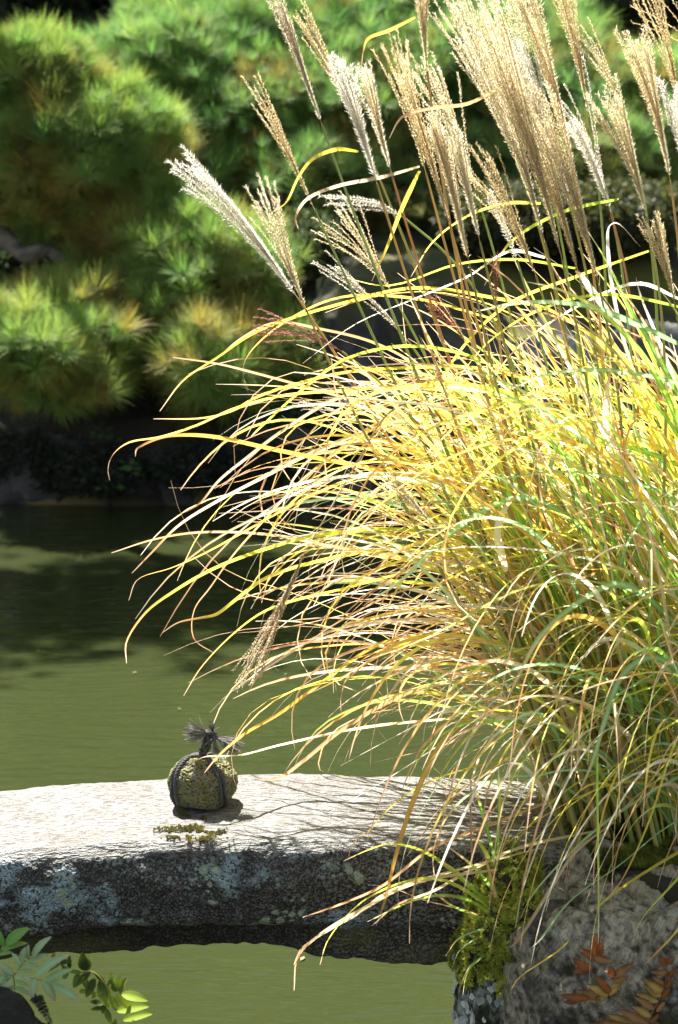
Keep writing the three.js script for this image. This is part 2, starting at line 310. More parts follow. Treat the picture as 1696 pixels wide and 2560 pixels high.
// rock at the lower left that carries the ferns, shade put into its colour
tag(mesh('shade_tinted_rock', rockGeo(-0.79, 0.16, -3.38, 0.26, 0.36, 0.22, { detail: 30, seed: 8, color: greyRock(3, [0.012, 0.012, 0.008]) }), M.grock), 'rock under the pale green fern, its near black colour standing for shade', 'rock');
// rocks on the far shore
const shoreRocks = [
  [940, 790, 11.7, 0.56, 0.47, 0.5, 'large dark grey rock on the far bank behind the drooping plumes', [0.05, 0.05, 0.055], 0.95],
  [1260, 850, 11.9, 0.26, 0.17, 0.3, 'flat pale grey rock on the far bank behind the green stems', [0.17, 0.17, 0.19], 0.2],
  [1530, 830, 12.0, 0.38, 0.2, 0.3, 'low grey rock on the far bank at the right edge', [0.16, 0.16, 0.17], 0.3],
  [1400, 900, 11.7, 0.3, 0.16, 0.25, 'dark low rock at the waterline between two paler rocks', [0.06, 0.06, 0.06], 0.5],
  [120, 1060, 11.7, 0.36, 0.16, 0.3, 'dim grey rock at the far waterline under the left pine', [0.06, 0.06, 0.065], 0.1],
  [360, 1075, 11.65, 0.33, 0.14, 0.25, 'black wet rock at the far waterline behind the small maple', [0.045, 0.045, 0.045], 0.3],
  [640, 1040, 11.6, 0.36, 0.2, 0.3, 'dark rock at the far waterline left of the large grey rock', [0.06, 0.06, 0.055], 0.4],
  [760, 1120, 11.45, 0.26, 0.13, 0.25, 'small dark rock in the water before the large grey rock', [0.07, 0.07, 0.06], 0.2],
  [1120, 990, 11.6, 0.4, 0.2, 0.3, 'dark mossy rock at the far waterline behind the yellow blades', [0.07, 0.07, 0.06], 0.6],
];
shoreRocks.forEach(([x, y, d, rx, ry, rz, label, tint, moss], i) => {
  const c = P(x, y, d);
  tag(mesh('shore_rock', rockGeo(c.x, c.y - 0.09, c.z, rx, ry + 0.09, rz, { detail: 26, seed: 20 + i * 3.7, a1: 0.2, a2: 0.1, box: 1.6, color: greyRock(i * 5, tint, moss) }), M.vrock), label, 'rock', 'rocks along the far shore');
});

// ---------------------------------------------------------------- pines and the wood behind
function needleTuft(seed, n, len, wid) {
  const r = rng(seed), pos = [], idx = [], col = [];
  for (let i = 0; i < n; i++) {
    const a = r() * Math.PI * 2, e = 0.08 + 1.0 * Math.sqrt(r()), L = len * (0.65 + 0.55 * r());
    const d = V(Math.cos(a) * Math.sin(e), Math.cos(e), Math.sin(a) * Math.sin(e)), s = V(-Math.sin(a), 0.3 * (r() - 0.5), Math.cos(a)).normalize(), b = d.clone().multiplyScalar(0.01 + 0.03 * r()), k = pos.length / 3, w = wid * (0.7 + 0.6 * r());
    const t = b.clone().addScaledVector(d, L).add(V(0.02 * (r() - 0.5), -0.022 * Math.sin(e), 0.02 * (r() - 0.5))), m = b.clone().addScaledVector(d, L * 0.55);
    for (const q of [b.clone().addScaledVector(s, w * 0.5), b.clone().addScaledVector(s, -w * 0.5), m.clone().addScaledVector(s, w * 0.5), m.clone().addScaledVector(s, -w * 0.5), t]) pos.push(q.x, q.y, q.z);
    idx.push(k, k + 1, k + 2, k + 1, k + 3, k + 2, k + 2, k + 3, k + 4);
    const c = 0.8 + 0.4 * r(); for (let j = 0; j < 5; j++) col.push(c, c, c);
  }
  return geom(pos, idx, col);
}
const tufts = [needleTuft(1, 76, 0.15, 0.0027), needleTuft(2, 76, 0.165, 0.0027), needleTuft(3, 70, 0.135, 0.0025)];
function padItems(c, rx, ry, rz, count, seed, hue, cool = 0) {
  const r = rng(seed), out = [], up = V(0, 1, 0), qn = new THREE.Quaternion(), q2 = new THREE.Quaternion();
  for (let i = 0; i < count; i++) {
    let d; do d = V(r() * 2 - 1, r() * 2 - 1, r() * 2 - 1); while (d.lengthSq() > 1 || d.lengthSq() < 0.02);
    d.normalize(); if (d.y < -0.2 && r() < 0.5) d.y *= -1;
    const lump = 1 + 0.5 * fbm(d.x * 2.6 + seed, d.y * 2.6, d.z * 2.6, 3) * 2, sh = lump * (0.55 + 0.5 * Math.pow(r(), 0.7));
    const p = V(c.x + d.x * rx * sh, c.y + d.y * ry * sh, c.z + d.z * rz * sh);
    const n = V(d.x / rx, d.y / ry, d.z / rz).normalize().lerp(up, 0.45).add(V((r() - 0.5) * 0.5, (r() - 0.5) * 0.3, (r() - 0.5) * 0.5)).normalize();
    qn.setFromUnitVectors(up, n); q2.setFromAxisAngle(up, r() * 6.283); qn.multiply(q2);
    const s = 0.6 + 0.65 * r(), y = clamp(0.42 + 1.5 * fbm(p.x * 2.5, p.y * 2.5, p.z * 2.5, 3) + 0.5 * (r() - 0.5) + hue, 0, 1);
    const green = mix3([0.145, 0.30, 0.06], [0.29, 0.38, 0.07], r()), ochre = mix3([0.30, 0.27, 0.055], [0.33, 0.21, 0.04], r());
    const cc = mix3(green, ochre, sstep(0.45, 0.9, y));
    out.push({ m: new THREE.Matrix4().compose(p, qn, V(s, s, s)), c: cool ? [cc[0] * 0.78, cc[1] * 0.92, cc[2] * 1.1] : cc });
  }
  return out;
}
function pine(label, pads, trunk, branches, seed) {
  const t = group('pine_tree', trunk[0].x, trunk[0].y, trunk[0].z), o = t.position.clone().negate();
  tag(t, label, 'pine tree');
  const barkCol = (tt, q) => { const n = fbm(q.x * 20, q.y * 20, q.z * 20, 3); return mix3([0.05, 0.042, 0.035], [0.16, 0.14, 0.12], sstep(-0.25, 0.25, n)); };
  mesh('trunk', tube(trunk, (s) => 0.13 * (1 - 0.55 * s), barkCol, 9).translate(o.x, o.y, o.z), M.bark, t);
  branches.forEach(([pts, r0]) => mesh('branch', tube(pts, (s) => r0 * (1 - 0.6 * s) * (1 + 0.2 * Math.sin(s * 25)), barkCol, 7).translate(o.x, o.y, o.z), M.bark, t));
  pads.forEach(([x, y, d, rx, ry, rz, count, hue], i) => {
    const c = P(x, y, d).add(o), tw = rng(seed * 3 + i);
    const w = rx * d / F * K, hh = ry * d / F * K;
    if (y > -100) for (let k = 0; k < 4; k++) { const a = (tw() - 0.5) * 1.5, e = c.clone().add(V(a * w, (tw() - 0.2) * hh * 0.8, rz * (0.4 + 0.7 * tw()))); mesh('branch', tube([c.clone().add(V(a * w * 0.2, -hh * 0.5, -rz * 0.3)), c.clone().lerp(e, 0.5).add(V(0, -hh * 0.25, 0)), e], (s) => 0.02 * (1 - 0.7 * s), barkCol, 5), M.bark, t); }
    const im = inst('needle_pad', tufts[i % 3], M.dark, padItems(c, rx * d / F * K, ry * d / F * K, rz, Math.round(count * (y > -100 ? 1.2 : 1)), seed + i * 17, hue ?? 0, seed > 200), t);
    im.userData.kind = 'stuff';
  });
  return t;
}
// needle pads added over the left pine, unseen, to shade the far water
const shadePads = []; { const r = rng(64); for (let i = 0; i < 20; i++) { const t = i / 19; shadePads.push([-520 + 1400 * r() - 100 * t, -380 - 900 * t, 12.0 - 0.6 * r(), 180 + 140 * r(), 70 + 60 * r(), 0.5 + 0.3 * r(), Math.round(270 - 160 * t), 0]); } }
pine('bushy pine on the far bank at left with five rounded cushions of yellow green needles', [
  [80, 185, 12.5, 125, 85, 0.42, 520, -0.1], [175, 350, 12.4, 215, 130, 0.5, 1150, 0.05], [60, 470, 12.6, 120, 70, 0.4, 360, 0.2], [470, 620, 12.0, 180, 105, 0.5, 900, 0], [300, 540, 12.4, 130, 80, 0.4, 420, 0.15],
  ...shadePads,   [690, -440, 13.5, 190, 140, 0.8, 480, 0], [960, -470, 13.7, 240, 140, 0.8, 520, 0],  // last two pads added out of view to shade the large grey rock
  [130, 795, 11.55, 190, 115, 0.75, 1150, 0.12], [520, 810, 11.8, 170, 110, 0.75, 900, 0.05], [250, 690, 12.2, 150, 70, 0.4, 420, -0.1],
], [P(-160, 1060, 13.1), P(-190, 700, 13.1), P(-140, 400, 13.1), P(-90, 0, 13.0), P(-120, -500, 13.0), P(-60, -1150, 12.9)], [
  [[P(-190, 640, 13.1), P(-30, 530, 12.5), P(20, 560, 12.3), P(60, 590, 12.2), P(110, 580, 12.2), P(150, 605, 12.2), P(330, 640, 12.2)], 0.075], [[P(-150, 420, 13.1), P(10, 385, 12.3), P(70, 375, 12.3), P(200, 360, 12.3)], 0.045], [[P(-190, 850, 13.1), P(0, 830, 12.3), P(150, 810, 12)], 0.05], [[P(150, 605, 12.2), P(350, 720, 12.2), P(520, 800, 12.3)], 0.04], [[P(-140, 400, 13.1), P(-20, 250, 12.8), P(70, 200, 12.6)], 0.04]], 100);
pine('spreading pine behind, its bright green crown filling the top centre above the first pine', [
  [420, 170, 15.2, 190, 110, 0.8, 800, -0.1], [620, 90, 15.8, 220, 110, 0.9, 1000, -0.2], [560, 270, 14.8, 180, 110, 0.7, 800, 0.05], [800, 230, 15.2, 200, 130, 0.8, 900, 0.05], [680, 420, 14.6, 190, 90, 0.7, 700, 0.2], [880, 60, 16.2, 190, 100, 0.8, 700, -0.2], [860, 420, 15, 190, 100, 0.7, 640, 0.25], [480, 40, 16.4, 150, 70, 0.7, 420, 0.1], [760, -60, 17, 330, 100, 0.9, 900, -0.1], [450, 400, 14.5, 130, 80, 0.6, 400, 0.1],
], [P(700, 760, 15.5), P(690, 500, 15.6), P(650, 250, 15.8), P(640, 60, 16)], [[[P(690, 500, 15.6), P(560, 430, 15), P(450, 330, 14.8)], 0.06], [[P(650, 300, 15.8), P(790, 150, 15.3), P(880, 70, 16)], 0.05], [[P(690, 480, 15.6), P(800, 430, 15.1), P(900, 420, 15)], 0.05]], 300);
pine('dim pine standing behind the tallest plumes at right', [
  [1060, 170, 15.6, 190, 110, 0.8, 800, 0], [1250, 190, 15.9, 190, 110, 0.8, 700, 0], [1450, 240, 15.6, 170, 100, 0.8, 700, -0.1], [1560, 330, 15.2, 160, 90, 0.7, 520, 0.15], [1350, 380, 15, 190, 90, 0.7, 640, 0.2], [1120, 360, 15.2, 190, 100, 0.7, 640, 0.15], [1030, 20, 16.8, 200, 90, 0.9, 600, -0.1], [1190, 60, 16.8, 130, 70, 0.9, 400, 0], [1640, 200, 16, 120, 100, 0.8, 400, 0],
], [P(1330, 700, 15.8), P(1320, 480, 15.9), P(1290, 250, 16), P(1280, 80, 16.3)], [[[P(1320, 480, 15.9), P(1220, 380, 15.4), P(1120, 350, 15.3)], 0.06], [[P(1300, 380, 15.9), P(1430, 320, 15.5), P(1560, 320, 15.3)], 0.05]], 500);

// leafy clumps for shrubs and the broadleaved wood
function leafClump(seed, n, R, L) {
  const r = rng(seed), pos = [], idx = [], col = [];
  for (let i = 0; i < n; i++) {
    const p = V(r() * 2 - 1, r() * 2 - 1, r() * 2 - 1).multiplyScalar(R), d = V(r() * 2 - 1, r() * 1.2 - 0.8, r() * 2 - 1).normalize(), s = d.clone().cross(V(r() - 0.5, 1, r() - 0.5)).normalize(), k = pos.length / 3, l = L * (0.6 + 0.7 * r()), c = 0.75 + 0.5 * r();
    for (const q of [p, p.clone().addScaledVector(d, l * 0.5).addScaledVector(s, l * 0.25), p.clone().addScaledVector(d, l * 0.5).addScaledVector(s, -l * 0.25), p.clone().addScaledVector(d, l)]) { pos.push(q.x, q.y, q.z); col.push(c, c, c); }
    idx.push(k, k + 1, k + 2, k + 1, k + 3, k + 2);
  }
  return geom(pos, idx, col);
}
const clumpBig = [leafClump(11, 40, 0.3, 0.22), leafClump(12, 40, 0.3, 0.2)], clumpSmall = [leafClump(13, 40, 0.06, 0.045), leafClump(14, 40, 0.06, 0.04)];
function crownItems(cx, cy, cz, rx, ry, rz, count, seed, c0, c1, s0 = 1) {
  const r = rng(seed), out = [], q = new THREE.Quaternion();
  for (let i = 0; i < count; i++) {
    let d; do d = V(r() * 2 - 1, r() * 2 - 1, r() * 2 - 1); while (d.lengthSq() > 1);
    const lump = 1 + 0.7 * fbm(d.x * 1.8 + seed, d.y * 1.8, d.z * 1.8, 3), l = d.length() || 1;
    d.multiplyScalar(Math.pow(l, -0.45) * lump);
    q.setFromEuler(new THREE.Euler(r() * 6.28, r() * 6.28, r() * 6.28));
    const s = s0 * (0.7 + 0.6 * r());
    out.push({ m: new THREE.Matrix4().compose(V(cx + d.x * rx, cy + d.y * ry, cz + d.z * rz), q, V(s, s, s)), c: mix3(c0, c1, r()) });
  }
  return out;
}
const darkBark = (t, q) => mix3([0.03, 0.027, 0.022], [0.09, 0.08, 0.065], sstep(-0.2, 0.3, fbm(q.x * 9, q.y * 3, q.z * 9, 3)));
// tall trees on the slope behind, they shade the back of the garden and stand mirrored in the pond
const woods = [[-9.5, -21, 11], [-6.6, -23, 12], [-4.3, -20.5, 10.5], [-1.8, -23.5, 12], [0.4, -21, 10.5], [2.9, -23, 12], [5.0, -20.5, 10.5], [8.0, -22, 12], [11, -21, 11], [-12.5, -19, 11], [-3, -27, 13], [2, -27.5, 13], [6.5, -27, 13], [-8, -27.5, 13]];
const woodWords = ['leftmost', 'second', 'third', 'fourth', 'fifth', 'sixth', 'seventh', 'eighth', 'ninth'];
woods.forEach((w) => { w[1] -= 4; w[2] *= 0.8; });
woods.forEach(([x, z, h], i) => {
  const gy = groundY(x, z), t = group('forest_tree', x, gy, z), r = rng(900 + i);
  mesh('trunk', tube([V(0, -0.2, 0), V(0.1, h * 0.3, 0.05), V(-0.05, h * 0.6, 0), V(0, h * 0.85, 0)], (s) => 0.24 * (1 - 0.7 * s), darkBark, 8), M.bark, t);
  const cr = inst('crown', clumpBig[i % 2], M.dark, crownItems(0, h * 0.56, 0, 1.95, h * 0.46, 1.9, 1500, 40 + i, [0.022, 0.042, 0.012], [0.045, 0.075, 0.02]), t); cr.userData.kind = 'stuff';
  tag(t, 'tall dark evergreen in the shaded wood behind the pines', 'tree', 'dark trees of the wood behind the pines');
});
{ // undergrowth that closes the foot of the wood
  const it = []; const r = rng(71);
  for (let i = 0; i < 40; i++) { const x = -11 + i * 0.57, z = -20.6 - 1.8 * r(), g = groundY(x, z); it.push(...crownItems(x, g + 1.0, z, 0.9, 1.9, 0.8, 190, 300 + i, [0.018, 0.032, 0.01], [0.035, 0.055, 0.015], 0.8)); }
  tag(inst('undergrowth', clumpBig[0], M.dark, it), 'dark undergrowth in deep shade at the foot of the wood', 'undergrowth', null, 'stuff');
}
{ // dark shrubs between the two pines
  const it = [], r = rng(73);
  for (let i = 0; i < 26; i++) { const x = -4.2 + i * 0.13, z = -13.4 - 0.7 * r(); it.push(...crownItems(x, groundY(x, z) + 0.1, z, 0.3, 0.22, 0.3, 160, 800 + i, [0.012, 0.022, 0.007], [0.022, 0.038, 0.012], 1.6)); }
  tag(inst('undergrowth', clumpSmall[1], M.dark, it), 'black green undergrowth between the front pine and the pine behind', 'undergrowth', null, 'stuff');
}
{ // low plants over the far waterline, bank shade put into their leaf colour
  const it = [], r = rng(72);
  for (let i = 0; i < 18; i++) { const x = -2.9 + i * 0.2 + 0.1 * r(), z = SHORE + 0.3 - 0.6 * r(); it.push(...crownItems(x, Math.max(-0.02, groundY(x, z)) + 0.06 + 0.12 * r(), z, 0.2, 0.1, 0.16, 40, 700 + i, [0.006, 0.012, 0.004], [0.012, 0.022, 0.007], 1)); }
  tag(inst('undergrowth', clumpSmall[0], M.dark, it), 'low plants hanging over the far waterline, coloured near black for shade', 'undergrowth', null, 'stuff');
}
// low mossy looking shrub on the right far bank
const shrubs = [[1180, 505, 13.8, 150, 55, 0.5, 'low olive shrub on the far bank behind the leftmost big plumes', [0.03, 0.04, 0.01], [0.06, 0.068, 0.018]], [1420, 500, 13.6, 170, 60, 0.5, 'broad olive shrub on the far bank above the mossy ledge', [0.032, 0.042, 0.01], [0.068, 0.074, 0.018]], [700, 560, 13.2, 60, 45, 0.4, 'small dark shrub left of the large grey rock', [0.03, 0.05, 0.015], [0.06, 0.085, 0.025]], [705, 930, 11.7, 60, 50, 0.25, 'small green shrub at the foot of the large grey rock', [0.03, 0.07, 0.02], [0.05, 0.11, 0.03]]];
shrubs.forEach(([x, y, d, rx, ry, rz, label, c0, c1], i) => {
  const c = P(x, y, d), t = group('shrub', c.x, c.y, c.z), w = rx * d / F * K, h = ry * d / F * K;
  const im = inst('foliage', clumpSmall[i % 2], M.dark, crownItems(0, 0, 0, w, h, rz, 1300, 600 + i, c0, c1, 1.1), t); im.userData.kind = 'stuff';
  for (let k = 0; k < 3; k++) mesh('stem', tube([V((k - 1) * 0.1, -h * 1.5, 0), V((k - 1) * w * 0.2, -h * 0.3, 0), V((k - 1) * w * 0.5, h * 0.4, 0.05)], (s) => 0.016 * (1 - 0.6 * s), darkBark, 5), M.bark, t);
  tag(t, label, 'shrub');
});
{ // small maple leaning over the far waterline
  const b = P(300, 1075, 11.5), t = group('maple_sapling', b.x, b.y - 0.1, b.z), r = rng(55);
  tag(t, 'small dim green maple leaning over the dark far waterline', 'maple');
  const o = t.position.clone().negate(), col = (s, q) => [0.04, 0.03, 0.02];
  const ends = [[P(215, 1095, 11.2), P(255, 1080, 11.3)], [P(300, 1085, 11.0), P(300, 1070, 11.3)], [P(395, 1100, 11.2), P(350, 1080, 11.3)], [P(250, 1120, 11.1), P(270, 1090, 11.2)], [P(230, 990, 11.4), P(260, 1030, 11.5)]];
  mesh('stem', tube([V(0, -0.15, -0.1), V(0, 0.05, 0), V(0.0, 0.1, 0.1)], () => 0.012, col, 5), M.bark, t);
  const leafTemplate = (() => { const pos = [0, 0, 0], idx = []; for (let i = 0; i < 7; i++) { const a = -1.9 + i * 3.8 / 6, L = [0.45, 0.7, 0.92, 1, 0.92, 0.7, 0.45][i], k = pos.length / 3; for (const [da, l] of [[-0.2, 0.42], [0, 1], [0.2, 0.42]]) pos.push(Math.sin(a + da) * L * l, 0.05 * l, Math.cos(a + da) * L * l); idx.push(0, k, k + 1, 0, k + 1, k + 2); } return geom(pos, idx, pos.map(() => 1)); })();
  ends.forEach(([e, m]) => {
    mesh('twig', tube([V(0, 0.05, 0), m.clone().add(o), e.clone().add(o)], (s) => 0.007 * (1 - 0.6 * s), col, 4), M.bark, t);
    const it = [];
    for (let i = 0; i < 26; i++) { const p = m.clone().lerp(e, 0.3 + 0.8 * r()).add(o).add(V((r() - 0.5) * 0.12, (r() - 0.5) * 0.07, (r() - 0.5) * 0.12)); const s = 0.03 + 0.02 * r(); it.push({ m: new THREE.Matrix4().compose(p, new THREE.Quaternion().setFromEuler(new THREE.Euler(0.7 * (r() - 0.2), r() * 6.28, 0.7 * (r() - 0.5))), V(s, s, s)), c: mix3([0.05, 0.12, 0.03], [0.08, 0.19, 0.05], r()) }); }
    inst('foliage', leafTemplate, M.leaf, it, t).userData.kind = 'stuff';
  });
}

{ // unseen tree added on the left bank to shade the ferns and rock
  const t = group('added_shade_tree', -1.75, 0.4, -4.65);
  mesh('trunk', tube([V(0, -0.2, 0), V(0.1, 0.5, 0.05), V(0.3, 1.0, 0.2), V(0.6, 1.5, 0.4)], (s) => 0.03 * (1 - 0.6 * s), darkBark, 7), M.bark, t);
  inst('crown', clumpSmall[0], M.dark, crownItems(0.62, 1.5, 0.38, 0.27, 0.26, 0.3, 420, 951, [0.03, 0.07, 0.02], [0.06, 0.12, 0.03], 1), t).userData.kind = 'stuff';
  tag(t, 'unseen tree added on the left bank to shade the lower left corner', 'tree');
}

// ---------------------------------------------------------------- silver grass
const clump = group('silver_grass', 0.78, 0.52, -4.4);
tag(clump, 'huge clump of silver grass with tan plumes and yellow autumn blades beside the slab', 'grass clump');
const CO = clump.position.clone().negate();
const PAL = {
  green: [[0.13, 0.27, 0.035], [0.24, 0.44, 0.06], [0.55, 0.55, 0.12]], blue: [[0.15, 0.31, 0.11], [0.28, 0.46, 0.24], [0.50, 0.55, 0.27]], lime: [[0.30, 0.42, 0.05], [0.58, 0.66, 0.09], [0.74, 0.60, 0.13]],
  yellow: [[0.56, 0.52, 0.07], [0.85, 0.70, 0.11], [0.80, 0.48, 0.12]], orange: [[0.64, 0.48, 0.09], [0.83, 0.52, 0.11], [0.66, 0.32, 0.13]], tan: [[0.54, 0.44, 0.25], [0.72, 0.59, 0.40], [0.68, 0.52, 0.36]],
  pale: [[0.70, 0.69, 0.48], [0.87, 0.84, 0.70], [0.78, 0.67, 0.50]], russet: [[0.50, 0.36, 0.14], [0.60, 0.36, 0.20], [0.64, 0.47, 0.33]],  // pale: bleached blades, with white sun glare put into the colour
};
const rg = rng(2024);
function bladeGeo(pts, W, pal, r, twist0 = null, segs = 18) {
  const c = new THREE.CatmullRomCurve3(pts), pos = [], col = [], idx = [], P3 = PAL[pal];
  const tw0 = twist0 ?? (r() - 0.5) * 1.6, tw1 = (r() - 0.5) * 2.2, jit = 0.85 + 0.3 * r(), fold = 0.15 + 0.2 * r(), rib = pal === 'blue' || pal === 'green' ? 1.7 : 1.15, mid = 0.35 + 0.3 * r(), rust = r() < 0.55;
  let S = null; const up = V(0, 1, 0);
  for (let i = 0; i <= segs; i++) {
    const t = i / segs, p = c.getPoint(t), T = c.getTangent(t);
    if (!S) { S = up.clone().cross(T); if (S.lengthSq() < 0.01) S.set(1, 0, 0); S.normalize(); }
    S.addScaledVector(T, -S.dot(T)).normalize();
    const N = V(0, 0, 0).crossVectors(T, S), a = tw0 + tw1 * t, s = S.clone().multiplyScalar(Math.cos(a)).addScaledVector(N, Math.sin(a)), n = N.clone().multiplyScalar(Math.cos(a)).addScaledVector(S, -Math.sin(a));
    const w = W * Math.min(1, 0.55 + 2.5 * t) * Math.pow(Math.max(0.0, 1 - Math.pow(t, 2.2)), 0.8) * 0.5 + 0.0006;
    let cc = t < mid ? mix3(P3[0], P3[1], t / mid) : mix3(P3[1], P3[2], Math.pow((t - mid) / (1 - mid), 1.6));
    if (rust && t > 0.66) cc = mix3(cc, [0.66, 0.34, 0.15], 0.85 * sstep(0.66, 0.84, t));
    if (t > 0.84 && pal !== 'pale') cc = mix3(cc, [0.62, 0.47, 0.34], (t - 0.84) / 0.16);
    cc = cc.map((x) => x * jit);
    const cm = cc.map((x) => Math.min(0.85, x * rib + (rib > 1.5 ? 0.05 : 0)));
    for (const [k, q] of [[-1, cc], [0, cm], [1, cc]]) { const v = p.clone().addScaledVector(s, k * w).addScaledVector(n, k === 0 ? -w * fold : 0); pos.push(v.x, v.y, v.z); col.push(...q); }
    if (i < segs) { const b = i * 3; idx.push(b, b + 1, b + 3, b + 1, b + 4, b + 3, b + 1, b + 2, b + 4, b + 2, b + 5, b + 4); }
  }
  return geom(pos, idx, col);
}
function arc(p0, az, e0, L, bend, curl, r, n = 12) {
  const pts = [p0.clone()], p = p0.clone(), st = L / n, wob = (r() - 0.5) * 0.7, pw = 1.15 + 0.5 * r(), wv = r() * 6;
  for (let i = 1; i <= n; i++) {
    const t = i / n, e = e0 - bend * Math.pow(t, pw) + (t > 0.75 ? curl * (t - 0.75) * 4 : 0) + 0.06 * Math.sin(t * 9 + wv), a = az + wob * t;
    p.add(V(Math.cos(e) * Math.cos(a) * st, Math.sin(e) * st, -Math.cos(e) * Math.sin(a) * st)); pts.push(p.clone());
  }
  return pts;
}
const pickPal = (r, w) => { let s = r() * w.reduce((a, b) => a + b[1], 0); for (const [k, x] of w) { s -= x; if (s <= 0) return k; } return w[0][0]; };
const single = [], rest = [];       // geometries of the blades built one by one, and those joined
